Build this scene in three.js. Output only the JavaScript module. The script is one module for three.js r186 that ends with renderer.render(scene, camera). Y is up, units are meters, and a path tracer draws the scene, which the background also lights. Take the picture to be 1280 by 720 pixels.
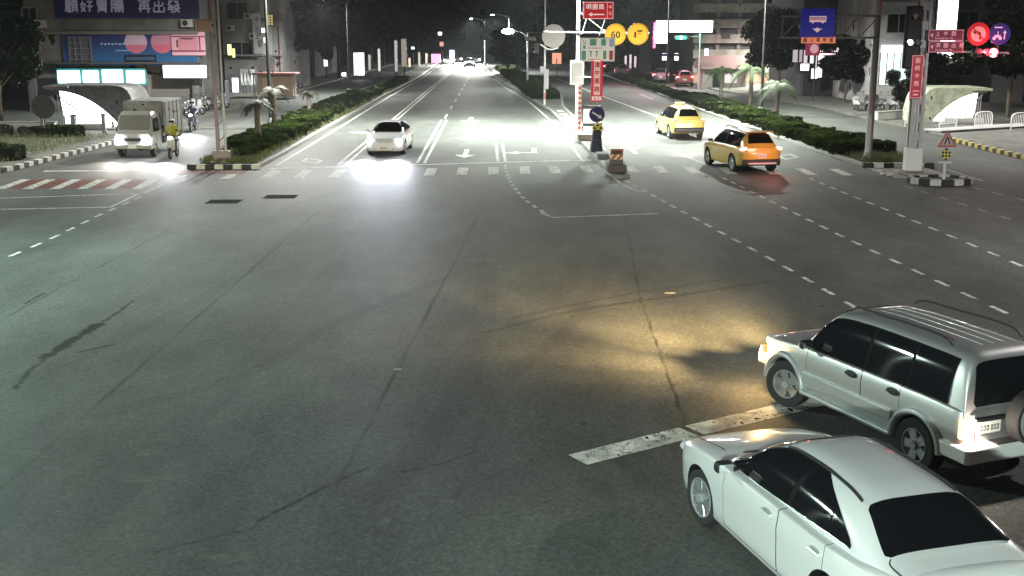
import * as THREE from 'three';
import { mergeGeometries, toCreasedNormals } from 'three/addons/utils/BufferGeometryUtils.js';
import { RoundedBoxGeometry } from 'three/addons/geometries/RoundedBoxGeometry.js';
import { MarchingCubes } from 'three/addons/objects/MarchingCubes.js';
import { Brush, Evaluator, SUBTRACTION, INTERSECTION } from 'three-bvh-csg';

// ---------------------------------------------------------------- camera, sky, moon, exposure
const scene = new THREE.Scene();
const CAM_H = 5.5, FOCAL = 1410, PITCH = Math.atan(320 / FOCAL);
const camera = new THREE.PerspectiveCamera(2 * Math.atan(360 / FOCAL) * 180 / Math.PI, 1280 / 720, 0.1, 3000);
camera.position.set(0, CAM_H, 0);
camera.rotation.x = -PITCH;
const renderer = new THREE.WebGLRenderer({ antialias: true });
renderer.toneMapping = THREE.LinearToneMapping;
renderer.toneMappingExposure = 1;
renderer.shadowMap.enabled = true;
{ // night sky over a city: nearly black, slightly violet, a little lighter towards the horizon
  const w = 64, h = 32, data = new Float32Array(w * h * 4);
  for (let y = 0; y < h; y++) for (let x = 0; x < w; x++) {
    const e = (y + 0.5) / h * 2 - 1, k = 0.55 + 0.45 * Math.exp(-Math.abs(e) * 3), i = (y * w + x) * 4;
    data[i] = 0.020 * k; data[i + 1] = 0.0205 * k; data[i + 2] = 0.024 * k; data[i + 3] = 1;
  }
  const sky = new THREE.DataTexture(data, w, h, THREE.RGBAFormat, THREE.FloatType);
  sky.mapping = THREE.EquirectangularReflectionMapping; sky.magFilter = THREE.LinearFilter; sky.needsUpdate = true;
  scene.background = sky; scene.environment = sky;
}
const moon = new THREE.DirectionalLight(0xdfe6ff, 0.02);
moon.position.set(-30, 80, 20); moon.castShadow = true; moon.shadow.radius = 20;
Object.assign(moon.shadow.camera, { left: -80, right: 80, top: 80, bottom: -80, far: 300 });
scene.add(moon, moon.target);

// ---------------------------------------------------------------- helpers
let seed = 7;
const rnd = () => { seed = (seed + 0x6D2B79F5) | 0; let t = Math.imul(seed ^ (seed >>> 15), 1 | seed); t = (t + Math.imul(t ^ (t >>> 7), 61 | t)) ^ t; return ((t ^ (t >>> 14)) >>> 0) / 4294967296; };
const rr = (a, b) => a + (b - a) * rnd();
const mix = (a, b, t) => a + (b - a) * t, clamp = (x, a = 0, b = 1) => Math.min(b, Math.max(a, x));
const sm = (a, b, x) => { const t = clamp((x - a) / (b - a)); return t * t * (3 - 2 * t); };
const V = (x, y, z) => new THREE.Vector3(x, y, z);
// surveyed picture positions -> places in the street: P at a given distance ahead, G on the ground ([x, distance])
const P = (px, py, d) => { const u = (px - 640) / FOCAL, v = (360 - py) / FOCAL, c = Math.cos(PITCH), s = Math.sin(PITCH), k = d / (c + v * s); return V(u * k, CAM_H + (v * c - s) * k, -d); };
const G = (px, py) => { const u = (px - 640) / FOCAL, v = (360 - py) / FOCAL, c = Math.cos(PITCH), s = Math.sin(PITCH), k = CAM_H / (s - v * c); return [u * k, (c + v * s) * k]; };
const names = new Map();
const numbered = (n) => { const k = names.get(n) ?? 0; names.set(n, k + 1); return k ? n + '_' + String(k).padStart(3, '0') : n; };
function tag(o, label, category, group, kind) { o.userData = { label, category }; if (group) o.userData.group = group; if (kind) o.userData.kind = kind; return o; }
function thing(name, label, category, [x, y, z] = [0, 0, 0], turn = 0, group, kind) {
  const o = new THREE.Group(); o.name = numbered(name); o.position.set(x, y, z); o.rotation.y = turn; scene.add(o);
  return tag(o, label, category, group, kind);
}
function copy(o, pos, turn, label) {
  const c = o.clone(); c.name = numbered(o.name.replace(/_\d{3}$/, '')); c.userData = { ...o.userData }; scene.add(c);
  if (pos) c.position.set(...pos); if (turn !== undefined) c.rotation.y = turn; if (label) c.userData.label = label; return c;
}
function part(parent, name, geo, m, pos, rot) {
  const g = Array.isArray(geo) ? merge(geo) : geo;
  const o = new THREE.Mesh(g, m); o.name = parent === scene ? numbered(name) : name; o.castShadow = o.receiveShadow = true;
  if (pos) o.position.set(...pos); if (rot) o.rotation.set(...rot); parent.add(o); return o;
}
const clean = (g) => { const n = g.index ? g.toNonIndexed() : g; for (const k of Object.keys(n.attributes)) if (!['position', 'normal', 'uv'].includes(k)) n.deleteAttribute(k); if (!n.attributes.uv) n.setAttribute('uv', new THREE.BufferAttribute(new Float32Array(n.attributes.position.count * 2), 2)); n.clearGroups?.(); return n; };
const merge = (list) => mergeGeometries(list.map(clean));
const box = (w, h, d, x = 0, y = 0, z = 0) => new THREE.BoxGeometry(w, h, d).translate(x, y, z);
const rbox = (w, h, d, r, x = 0, y = 0, z = 0, s = 2) => new RoundedBoxGeometry(w, h, d, s, r).translate(x, y, z);
const cyl = (r0, r1, h, x = 0, y = 0, z = 0, n = 12) => new THREE.CylinderGeometry(r1, r0, h, n).translate(x, y + h / 2, z); // r0 bottom
const bar = (a, b, r, n = 8, r2 = r) => { const A = V(...a), B = V(...b), L = A.distanceTo(B); const g = new THREE.CylinderGeometry(r2, r, L, n); g.applyQuaternion(new THREE.Quaternion().setFromUnitVectors(V(0, 1, 0), B.clone().sub(A).normalize())); const m = A.add(B).multiplyScalar(.5); return g.translate(m.x, m.y, m.z); };
const ball = (r, x = 0, y = 0, z = 0, sx = 1, sy = 1, sz = 1, n = 14) => new THREE.SphereGeometry(r, n, Math.ceil(n * .7)).scale(sx, sy, sz).translate(x, y, z);
const tube = (pts, r, n = 24, k = 6) => new THREE.TubeGeometry(new THREE.CatmullRomCurve3(pts.map((p) => V(...p))), n, r, k);
const lathe = (pts, n = 24) => new THREE.LatheGeometry(pts.map((p) => new THREE.Vector2(...p)), n);
const mat = (r, g, b, rough = .8, o = {}) => { const m = new THREE.MeshPhysicalMaterial({ roughness: rough, ...o }); m.color.setRGB(r, g, b); return m; };
const glow = (r, g, b, k = 1, name = 'lamp_glow') => { const m = new THREE.MeshStandardMaterial({ color: 0x222222, roughness: .5, name }); m.emissive = new THREE.Color().setRGB(r, g, b); m.emissiveIntensity = k; return m; };
function canvasTex(w, h, draw, srgb = true) {
  const c = document.createElement('canvas'); c.width = w; c.height = h; draw(c.getContext('2d'), w, h);
  const t = new THREE.CanvasTexture(c); if (srgb) t.colorSpace = THREE.SRGBColorSpace; t.wrapS = t.wrapT = THREE.RepeatWrapping; return t;
}
// tileable value noise
const NOISE = (() => { const n = 256, a = new Float32Array(n * n); for (let i = 0; i < n * n; i++) a[i] = rnd(); return (x, y) => { const xi = Math.floor(x), yi = Math.floor(y), fx = x - xi, fy = y - yi, u = fx * fx * (3 - 2 * fx), v = fy * fy * (3 - 2 * fy), g = (i, j) => a[(j & 255) * 256 + (i & 255)]; return mix(mix(g(xi, yi), g(xi + 1, yi), u), mix(g(xi, yi + 1), g(xi + 1, yi + 1), u), v); }; })();
const fbm = (x, y, o = 4) => { let s = 0, a = .5, t = 0; for (let i = 0; i < o; i++) { s += a * NOISE(x, y); t += a; a *= .5; x = x * 2.03 + 17; y = y * 2.03 + 31; } return s / t; };
function noiseTex(size, fn, srgb = true) { // fn(u, v) -> [r, g, b] 0..255
  const d = new Uint8Array(size * size * 4); let i = 0;
  for (let y = 0; y < size; y++) for (let x = 0; x < size; x++) { const c = fn(x / size, y / size); d[i++] = c[0]; d[i++] = c[1]; d[i++] = c[2]; d[i++] = c[3] ?? 255; }
  const t = new THREE.DataTexture(d, size, size); t.magFilter = THREE.LinearFilter; t.minFilter = THREE.LinearMipmapLinearFilter; t.wrapS = t.wrapT = THREE.RepeatWrapping; if (srgb) t.colorSpace = THREE.SRGBColorSpace; t.needsUpdate = true; return t;
}
const rep = (t, u, v = u) => { const c = t.clone(); c.repeat.set(u, v); c.needsUpdate = true; return c; };
// uv in metres on boxes and the like
function metreUV(g) {
  g = g.index ? g.toNonIndexed() : g; const p = g.attributes.position, uv = new Float32Array(p.count * 2), a = V(), b = V(), c = V();
  for (let i = 0; i < p.count; i += 3) {
    a.fromBufferAttribute(p, i); b.fromBufferAttribute(p, i + 1); c.fromBufferAttribute(p, i + 2);
    const n = b.clone().sub(a).cross(c.clone().sub(a)), ax = Math.abs(n.x), ay = Math.abs(n.y), az = Math.abs(n.z);
    [a, b, c].forEach((q, k) => { const [u, v] = ay >= ax && ay >= az ? [q.x, -q.z] : ax > az ? [q.z, q.y] : [q.x, q.y]; uv[(i + k) * 2] = u; uv[(i + k) * 2 + 1] = v; });
  }
  g.setAttribute('uv', new THREE.BufferAttribute(uv, 2)); return g;
}
// flat sheet strip along points [x, distance], width w, height y
function ribbon(pts, w, y) {
  const pos = [], uv = [], idx = []; let L = 0;
  pts.forEach(([x, d], i) => {
    const a = pts[Math.max(0, i - 1)], b = pts[Math.min(pts.length - 1, i + 1)], dx = b[0] - a[0], dd = b[1] - a[1], l = Math.hypot(dx, dd), nx = dd / l, nd = -dx / l;
    if (i) L += Math.hypot(x - pts[i - 1][0], d - pts[i - 1][1]);
    pos.push(x - nx * w / 2, y, -(d - nd * w / 2), x + nx * w / 2, y, -(d + nd * w / 2)); uv.push(x - nx * w / 2, d - nd * w / 2, x + nx * w / 2, d + nd * w / 2);
    if (i) { const k = i * 2; idx.push(k - 2, k - 1, k + 1, k - 2, k + 1, k); }
  });
  const g = new THREE.BufferGeometry(); g.setAttribute('position', new THREE.Float32BufferAttribute(pos, 3)); g.setAttribute('uv', new THREE.Float32BufferAttribute(uv, 2)); g.setIndex(idx); g.computeVertexNormals(); return g;
}
// slab with a top at y1 over an outline of [x, distance]
function slab(pts, y0, y1, bevel = 0) {
  const s = new THREE.Shape(pts.map(([x, d]) => new THREE.Vector2(x, d)));
  const g = new THREE.ExtrudeGeometry(s, { depth: y1 - y0 - bevel, bevelEnabled: bevel > 0, bevelSize: bevel, bevelThickness: bevel, bevelOffset: -bevel, bevelSegments: 2 });
  return metreUV(g.rotateX(-Math.PI / 2).translate(0, y0, 0));
}
const along = (pts, step) => { // resample a polyline
  const out = []; let rest = 0;
  for (let i = 1; i < pts.length; i++) { const [a, b] = [pts[i - 1], pts[i]], L = Math.hypot(b[0] - a[0], b[1] - a[1]); let t = rest; while (t < L) { out.push([mix(a[0], b[0], t / L), mix(a[1], b[1], t / L), Math.atan2(b[0] - a[0], b[1] - a[1])]); t += step; } rest = t - L; }
  return out;
};
const smoothPts = (pts, n) => new THREE.CatmullRomCurve3(pts.map(([x, d]) => V(x, 0, d))).getSpacedPoints(n).map((p) => [p.x, p.z]);

// ---------------------------------------------------------------- shared materials
const grain = noiseTex(512, (u, v) => { const k = 90 + 150 * (NOISE(u * 256, v * 256) * .55 + NOISE(u * 128, v * 128) * .45); return [k, k, k]; }, false);
const mottled = noiseTex(256, (u, v) => { const k = 226 + 56 * (fbm(u * 8, v * 8, 5) - .5) * 2; return [k, k, k]; });
const M = {
  concrete: mat(.30, .30, .28, .9, { map: rep(mottled, .3), bumpMap: rep(grain, .7), bumpScale: .004 }),
  paving: mat(.13, .13, .115, .9, { map: rep(mottled, .15), bumpMap: rep(grain, .5), bumpScale: .004 }),
  kerb: mat(.33, .33, .31, .9, { map: rep(mottled, .8) }),
  kerbWhite: mat(.62, .61, .56, .8, { map: rep(mottled, 1.1) }), kerbBlack: mat(.03, .03, .03, .8, { map: rep(mottled, 1.1) }), kerbYellow: mat(.62, .50, .12, .8, { map: rep(mottled, 1.1) }), kerbRed: mat(.36, .17, .15, .85, { map: rep(mottled, .7) }),
  soil: mat(.07, .06, .04, 1, { map: rep(mottled, .8) }),
  steel: mat(.42, .43, .44, .45, { metalness: .7 }), galvanised: mat(.45, .46, .46, .55, { metalness: .3 }), polePaint: mat(.55, .56, .58, .5), tanPole: mat(.25, .20, .20, .6), dark: mat(.02, .02, .022, .6), black: mat(.012, .012, .013, .6), rubber: mat(.018, .018, .018, .85),
  white: mat(.72, .72, .70, .5), red: mat(.45, .02, .03, .5), blue: mat(.02, .03, .30, .5), yellow: mat(.75, .55, .03, .5), green: mat(.03, .28, .14, .5), grey: mat(.25, .25, .26, .7),
  chrome: mat(.8, .8, .82, .15, { metalness: 1 }), rim: mat(.62, .63, .65, .3, { metalness: .85 }),
  glass: mat(.008, .008, .010, .05, { ior: 1.5 }), wallGrey: mat(.20, .20, .20, .9, { map: rep(mottled, .12) }), wallDark: mat(.09, .09, .10, .9, { map: rep(mottled, .1) }), wallPale: mat(.55, .54, .53, .85, { map: rep(mottled, .1) }), wallBrown: mat(.26, .20, .15, .9, { map: rep(mottled, .1) }),
  pane: mat(.02, .022, .025, .08), bark: mat(.11, .085, .06, .95, { map: rep(mottled, 2), bumpMap: rep(grain, 1.5), bumpScale: .02 }),
};
M.trim = mat(.006, .006, .007, .6, { specularIntensity: .15 }); M.castIron = mat(.03, .03, .03, 1, { specularIntensity: .05 });
for (const [k, m] of Object.entries(M)) m.name = k;
// ---------------------------------------------------------------- the ground and the roads
const TEX = 60; // metres covered by the asphalt map: x -30..30, distance 5..65
const asphaltMap = canvasTex(2048, 2048, (c, W) => {
  const im = c.createImageData(W, W), d = im.data, S = TEX / W; let i = 0;
  for (let y = 0; y < W; y++) for (let x = 0; x < W; x++) {
    const X = x * S - 30, D = 65 - y * S;
    let k = 79 + 40 * (fbm(X * .28, D * .17, 5) - .5) + 16 * (fbm(X * 2.1, D * .9, 3) - .5) + 26 * (rnd() - .5);
    k += 11 * (NOISE(X * .9 + 40, D * .05) - .5); // wheel tracks run along the road
    if (rnd() > .9993) k -= 30 * rnd(); if (rnd() > .9996) k += 40;
    d[i++] = k * .99; d[i++] = k * 1.015; d[i++] = k * .985; d[i++] = 255;
  }
  c.putImageData(im, 0, 0);
  const at = ([x, dd]) => [(x + 30) / S, (65 - dd) / S];
  const line = (pts, w, col, jit = 0) => { c.beginPath(); pts.forEach((p, k) => { const [X, Y] = at(p); k ? c.lineTo(X + rr(-jit, jit), Y + rr(-jit, jit)) : c.moveTo(X, Y); }); c.lineWidth = w / S; c.lineJoin = c.lineCap = 'round'; c.strokeStyle = col; c.stroke(); };
  const seamShade = (a, b, w = .07, al = .6) => { const A = G(...a), B = G(...b), pts = []; for (let k = 0; k <= 40; k++) pts.push([mix(A[0], B[0], k / 40) + rr(-.02, .02), mix(A[1], B[1], k / 40)]); for (let k = 0; k < 40; k++) { const n = NOISE(k * .37 + a[0], w * 90); line([pts[k], pts[k + 1]], w * (.45 + .9 * n), `rgba(28,30,28,${al * (.2 + .75 * n)})`); } };
  // paving joints with the shade of their raised edges painted in, and cracks
  seamShade([606, 255], [420, 610], .06, .75); seamShade([400, 262], [0, 612], .06, .6); seamShade([215, 285], [10, 395], .05, .7); seamShade([545, 700], [612, 500], .03, .25);
  seamShade([781, 270], [800, 372], .035, .75); seamShade([800, 372], [862, 545], .045, .85); seamShade([862, 545], [870, 640], .04, .7);
  const crack = (a, b, w, al, wig) => { const A = G(...a), B = G(...b), pts = []; let o = 0; for (let k = 0; k <= 50; k++) { o += rr(-wig, wig); pts.push([mix(A[0], B[0], k / 50) + o * .5, mix(A[1], B[1], k / 50) + o]); } for (let k = 0; k < 50; k++) for (let j = 0; j < 5; j++) { const n = NOISE(k * .5 + a[1], j * 3.1 + w * 50), [X, Y] = at([mix(pts[k][0], pts[k + 1][0], j / 5) + rr(-.4, .4) * w, mix(pts[k][1], pts[k + 1][1], j / 5) + rr(-.6, .6) * w]); c.fillStyle = `rgba(20,21,20,${al * n})`; c.beginPath(); c.ellipse(X, Y, Math.max(.5, w / S * n * .6), Math.max(.5, w / S * n * .8), rr(0, 3), 0, 7); c.fill(); } };
  crack([60, 445], [125, 405], .16, .7, .02); crack([125, 405], [170, 375], .06, .6, .02); crack([60, 445], [0, 492], .07, .5, .03); crack([100, 440], [150, 428], .05, .4, .02);
  crack([322, 652], [400, 612], .03, .7, .02); crack([400, 612], [460, 585], .02, .35, .02); crack([30, 380], [60, 365], .05, .5, .02); crack([500, 590], [600, 560], .02, .4, .03); crack([190, 690], [330, 655], .02, .3, .03);
  for (let k = 0; k < 26; k++) { const x = rr(-9, 9), q = rr(10, 44), l = rr(.4, 2.4), t = rr(-.5, .5); const pts = []; for (let j = 0; j <= 10; j++) pts.push([x + t * l * j / 10 + rr(-.04, .04), q + l * j / 10]); line(pts, .015, 'rgba(24,25,24,.32)'); }
  // tyre marks swept across the junction
  const skid = (pts, w, al) => line(smoothPts(pts.map((p) => G(...p)), 30), w, `rgba(34,35,34,${al})`);
  skid([[610, 415], [720, 388], [830, 372], [960, 352]], .16, .28); skid([[640, 398], [760, 372], [900, 350]], .14, .22); skid([[600, 330], [430, 400], [300, 470], [120, 520]], .35, .12); skid([[640, 470], [720, 400], [760, 340]], .3, .1);
  skid([[330, 330], [200, 400], [60, 460], [0, 480]], .4, .10); skid([[470, 620], [560, 520], [600, 420], [610, 330]], .5, .1); skid([[60, 700], [200, 560], [330, 440], [420, 330]], .6, .08);
  // worn-off paint left from old markings, drips
  for (const [x, y] of [[175, 565], [160, 598], [185, 545], [20, 567], [255, 695]]) for (let k = 0; k < 6; k++) { const [X, Y] = at(G(x + rr(-14, 14), y + rr(-4, 4))); c.fillStyle = `rgba(130,130,120,${rr(.06, .16)})`; c.fillRect(X, Y, rr(4, 16), rr(1, 3)); }
  for (let k = 0; k < 260; k++) { const [X, Y] = at([rr(-14, 14), rr(9, 46)]); c.fillStyle = rnd() > .45 ? `rgba(24,25,24,${rr(.15, .5)})` : `rgba(120,120,112,${rr(.08, .25)})`; c.beginPath(); c.ellipse(X, Y, rr(.6, 3), rr(.5, 2), rr(0, 3), 0, 7); c.fill(); }
});
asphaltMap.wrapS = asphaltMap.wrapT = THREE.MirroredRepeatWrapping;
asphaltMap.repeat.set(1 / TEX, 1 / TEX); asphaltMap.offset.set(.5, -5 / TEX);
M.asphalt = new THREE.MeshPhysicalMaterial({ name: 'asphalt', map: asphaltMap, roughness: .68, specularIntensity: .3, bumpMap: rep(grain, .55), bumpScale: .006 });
{
  const g = new THREE.PlaneGeometry(1600, 1600, 1, 1).rotateX(-Math.PI / 2).translate(0, 0, -600), p = g.attributes.position, uv = g.attributes.uv;
  for (let i = 0; i < p.count; i++) uv.setXY(i, p.getX(i), -p.getZ(i));
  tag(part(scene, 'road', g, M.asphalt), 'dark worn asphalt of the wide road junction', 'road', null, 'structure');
}
// paint: worn through to the asphalt in small flecks
const wear = noiseTex(512, (u, v) => { const k = fbm(u * 24, v * 24, 4) * .6 + NOISE(u * 170, v * 170) * .4; const a = k > .36 ? 255 : 0; return [a, a, a]; }, false);
const paintMat = (r, g, b, scale) => mat(r, g, b, .7, { map: rep(mottled, .6), alphaMap: rep(wear, scale), alphaTest: .5, specularIntensity: .1, name: 'road_paint' });
M.paint = paintMat(.74, .74, .70, .42); M.paintOld = paintMat(.46, .45, .40, .8); M.paintYellow = paintMat(.5, .38, .1, .5);
const PY = .004;
const struct = (name, label, geo, m) => tag(part(scene, name, geo, m), label, 'road marking', null, 'structure');
const markGroup = (name, label) => thing(name, label, 'road marking', [0, 0, 0], 0, null, 'structure');
// crosswalk over the main carriageways
{
  const cw = markGroup('crosswalk', 'white zebra crossing over the main road before the stop line');
  const row = (x) => x < 3.4 ? mix(44.4, 46.4, clamp((x + 10.6) / 14)) : mix(46.4, 45.2, clamp((x - 4) / 10));
  for (const px of [313, 357, 395, 434, 472, 507, 543, 581, 618, 656, 692, 731, 786, 821, 858, 900, 950, 992, 1032]) {
    const x = (px - 640) / FOCAL * 47.6, d = row(x), k = px < 700 ? 1 : .86; part(cw, 'stripe', ribbon([[x, d - 1.25 * k], [x - .02, d + 1.25 * k]], .42, PY), M.paint);
  }
  const cs = markGroup('crosswalk', 'white zebra crossing over the side lane lit by truck headlights');
  const redPaint = paintMat(.22, .07, .06, .5); for (let k = 0; k < 5; k++) { const x = -18.0 + k * .98; part(cs, 'red_band', ribbon([[x + .1, 40.4], [x - .1, 42.9]], .5, PY), redPaint); }
  for (let k = 0; k < 6; k++) { const x = -18.5 + k * .98; part(cs, 'stripe', ribbon([[x + .1, 40.3], [x - .1, 43.0]], .36, PY), M.paint); }
}
const L2 = (a, b) => [G(...a), G(...b)];
struct('stop_line', 'long white stop line across the oncoming lanes', ribbon(L2([338, 211], [738, 200]), .3, PY), M.paint);
struct('stop_line', 'white stop line across the side lane under the truck', ribbon(L2([55, 214], [205, 213]), .3, PY), M.paint);
struct('stop_line', 'thin white line across the side lane before the zebra stripes', ribbon(L2([0, 248], [168, 242]), .14, PY), M.paint);
struct('scooter_box_line', 'white outline of the scooter waiting box at the side lane', ribbon([...L2([-10, 262], [138, 259]), G(172, 243)], .14, PY), M.paint);
struct('scooter_box_line', 'white edge line from zebra stripes to the striped kerb', ribbon(L2([180, 241], [233, 219]), .14, PY), M.paint);
struct('stop_line', 'cracked broad white stop line beside the white sedan', ribbon(L2([722, 575], [861, 540]), .42, PY), M.paint);
struct('stop_line', 'broad white stop line running under the silver off-road car', ribbon(L2([868, 538], [1120, 478]), .42, PY), M.paint);
struct('turn_box_line', 'white end line of the left turn waiting box', ribbon([G(676, 266), G(692, 272), G(822, 267)], .13, PY), M.paint);
function dashes(label, pts, dash, gap, w, m = M.paint) {
  const g = markGroup('dashed_line', label), line = smoothPts(pts.map((p) => G(...p)), 120); let L = 0; const cum = line.map((p, i) => i ? L += Math.hypot(p[0] - line[i - 1][0], p[1] - line[i - 1][1]) : 0);
  const atL = (s) => { let i = 1; while (i < line.length - 1 && cum[i] < s) i++; const t = (s - cum[i - 1]) / (cum[i] - cum[i - 1] || 1); return [mix(line[i - 1][0], line[i][0], t), mix(line[i - 1][1], line[i][1], t)]; };
  for (let s = 0; s + dash < L; s += dash + gap) part(g, 'dash', ribbon([atL(s), atL(s + dash / 2), atL(s + dash)], w, PY), m);
}
dashes('short dashes curving from the lane line into the turn box', [[631, 206], [634, 217], [642, 233], [658, 251], [684, 268]], .55, .5, .13);
dashes('dashed guide line from the median nose to the off-road car', [[782, 226], [830, 252], [900, 290], [980, 333], [1075, 388]], .62, .62, .11);
dashes('dashed guide line beginning behind the rear yellow car', [[903, 222], [960, 250], [1060, 299], [1160, 346], [1272, 398]], .62, .62, .11);
dashes('dashed guide line beginning at the dark shadow of the rear yellow car', [[1012, 223], [1060, 243], [1130, 271], [1200, 300], [1290, 338]], .62, .62, .11);
dashes('dashed line running past the warning triangle planter', [[1132, 233], [1180, 248], [1230, 264], [1290, 283]], .62, .75, .1, M.paintOld);
dashes('dashed line running away from the triangle planter along the side lane', [[1215, 234], [1250, 243], [1290, 253]], .62, .75, .1, M.paintOld);
dashes('dashed guide line along the edge of the side lane', [[176, 246], [120, 271], [60, 300], [-20, 334]], .62, .62, .11);
struct('edge_line', 'white edge line beside the bushy median on the far junction', ribbon(L2([1183, 212], [1228, 226]), .16, PY), M.paintOld);
// lane lines of the oncoming carriageway
for (const [a, b, which] of [[[427, 206], [575, 80], 'first'], [[526, 204], [555, 150], 'second'], [[627, 202], [624, 178], 'third']]) for (const s of [-.16, .16]) { const A = G(...a), B = G(...b); struct('lane_line', `one of the double white line strokes dividing the ${which} oncoming lane`, ribbon([[A[0] + s, A[1]], [B[0] + s, B[1]]], .13, PY), M.paint); }
dashes('white lane dashes receding between the oncoming lanes', [[556, 148], [574, 118], [586, 97], [594, 84]], 4, 5, .14);
struct('edge_line', 'white edge line beside the left hedge median', ribbon([[-9.95, 47.5], [-10.1, 60], [-10.7, 100], [-11.2, 150], [-12.5, 200]], .15, PY), M.paint);
struct('edge_line', 'white edge line beside the middle median', ribbon([[3.1, 49], [2.6, 70], [1.4, 92], [-.6, 115], [-2.6, 145], [-4, 180]], .13, PY), M.paint);
struct('edge_line', 'white line along the departing lanes beside the median', ribbon([G(690, 96), G(753, 120), G(817, 144), G(880, 170)], .16, PY), M.paint);
struct('lane_line', 'thin white lane line ahead of the rear yellow car', ribbon(L2([838, 187], [880, 205]), .12, PY), M.paint);
for (const k of [[800, 118], [845, 138]]) struct('lane_line', k[0] === 800 ? 'short far lane dash of the departing lanes' : 'short lane dash beside the yellow taxi', ribbon([G(k[0], k[1]), G(k[0] + 16, k[1] + 6)], .12, PY), M.paint);
// arrows and diamonds
const arrowShape = () => { const s = new THREE.Shape(); [[-.11, -1.8], [.11, -1.8], [.11, .5], [.48, .5], [0, 1.8], [-.48, .5], [-.11, .5]].forEach(([x, y], i) => i ? s.lineTo(x, y) : s.moveTo(x, y)); return s; };
const flat = (shape) => metreUV(new THREE.ShapeGeometry(shape).rotateX(-Math.PI / 2));
function arrow(px, py, turn, k, label, bent) {
  let s = arrowShape();
  if (bent) { s = new THREE.Shape(); [[-.12, -1.8], [.12, -1.8], [.12, .2], [.75, .2], [.75, -.25], [1.5, .35], [.75, .95], [.75, .5], [-.12, .5]].forEach(([x, y], i) => i ? s.lineTo(x, y) : s.moveTo(x, y)); }
  const [x, d] = G(px, py), o = struct('arrow_marking', label, flat(s), M.paint); o.position.set(x, PY, -d); o.rotation.y = turn; o.scale.setScalar(k);
}
arrow(582, 192, Math.PI, 1.05, 'white straight arrow painted nearest the stop line'); arrow(585, 171, Math.PI, 1.2, 'white straight arrow painted behind the nearest one'); arrow(588, 150, Math.PI, 1.3, 'white straight arrow painted farthest behind the stop line'); arrow(492, 152, Math.PI, 1.3, 'white straight arrow behind the oncoming white car');
arrow(668, 190, Math.PI, 1.0, 'white turn arrow in the pocket beside the median', true); arrow(790, 187, 0, 1.1, 'white arrow in the departing lane beside the median'); arrow(783, 181, -.2, 1.0, 'second white arrow in the departing lane', true); arrow(478, 165, Math.PI, 1.2, 'faint white arrow in the outer oncoming lane', true);
for (const [px, py, l] of [[390, 201, 'white diamond outline painted in the outer oncoming lane'], [985, 196, 'white diamond outline painted by the right hedge']]) {
  const s = new THREE.Shape(); [[0, 1.3], [.5, 0], [0, -1.3], [-.5, 0]].forEach(([x, y], i) => i ? s.lineTo(x, y) : s.moveTo(x, y)); const h = new THREE.Path(); [[0, .9], [-.34, 0], [0, -.9], [.34, 0]].forEach(([x, y], i) => i ? h.lineTo(x, y) : h.moveTo(x, y)); s.holes.push(h);
  const [x, d] = G(px, py), o = struct('diamond_marking', l, flat(s), M.paint); o.position.set(x, PY, -d); o.rotation.y = px < 600 ? .35 : -.3;
}
for (const [px, py, l] of [[280, 252, 'square dark drain grate in the asphalt by the striped kerb'], [351, 246, 'dark drain grate before the zebra crossing']]) {
  const [x, d] = G(px, py), o = thing('drain_grate', l, 'drain grate', [x, .004, -d]); part(o, 'frame', box(1.1, .006, .1, 0, .003, .36), M.castIron); part(o, 'frame', box(1.1, .006, .1, 0, .003, -.36), M.castIron);
  part(o, 'cover', box(1.08, .003, .62, 0, .0015, 0), M.castIron); for (let k = -5; k <= 5; k++) part(o, 'grate_bar', box(.035, .004, .6, k * .1, .005, 0), M.castIron);
}
// litter and cat's eyes on the road
for (const [px, py, l] of [[837, 367, 'crumpled pale litter on the warm lit asphalt'], [497, 463, 'small white scrap on the asphalt by the paving joint'], [726, 257, 'small white scrap inside the turn box'], [697, 240, 'tiny white scrap before the zebra crossing']]) {
  const [x, d] = G(px, py), k = px === 837 ? .55 : .3, g = new THREE.IcosahedronGeometry(.13 * k, 2), p = g.attributes.position; for (let i = 0; i < p.count; i++) { const q = .6 + .8 * NOISE(p.getX(i) * 20 / k + 9, p.getY(i) * 20 / k + p.getZ(i) * 13 / k + px); p.setXYZ(i, p.getX(i) * q * 1.7, p.getY(i) * q * .2 + .01, p.getZ(i) * q); } g.computeVertexNormals(); g.translate(x, .01, -d);
  tag(part(scene, 'litter', g, mat(.24, .235, .2, .8)), l, 'litter');
}
// kerbed islands
function island(name, label, pts, top = .14, topMat = M.paving) {
  const o = thing(name, label, 'traffic island', [0, 0, 0], 0, null, 'structure');
  part(o, 'kerb', slab(pts, -.05, top, .02), M.kerb);
  const cx = pts.reduce((s, p) => s + p[0], 0) / pts.length; // inner top, set in from the kerb
  part(o, 'top', slab(pts.map(([x, d], i) => { const a = pts[(i + pts.length - 1) % pts.length], b = pts[(i + 1) % pts.length]; let nx = b[1] - a[1], nd = -(b[0] - a[0]); const l = Math.hypot(nx, nd); return [x - nx / l * .2, d - nd / l * .2]; }), .02, top + .012), topMat); return o;
}
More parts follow.
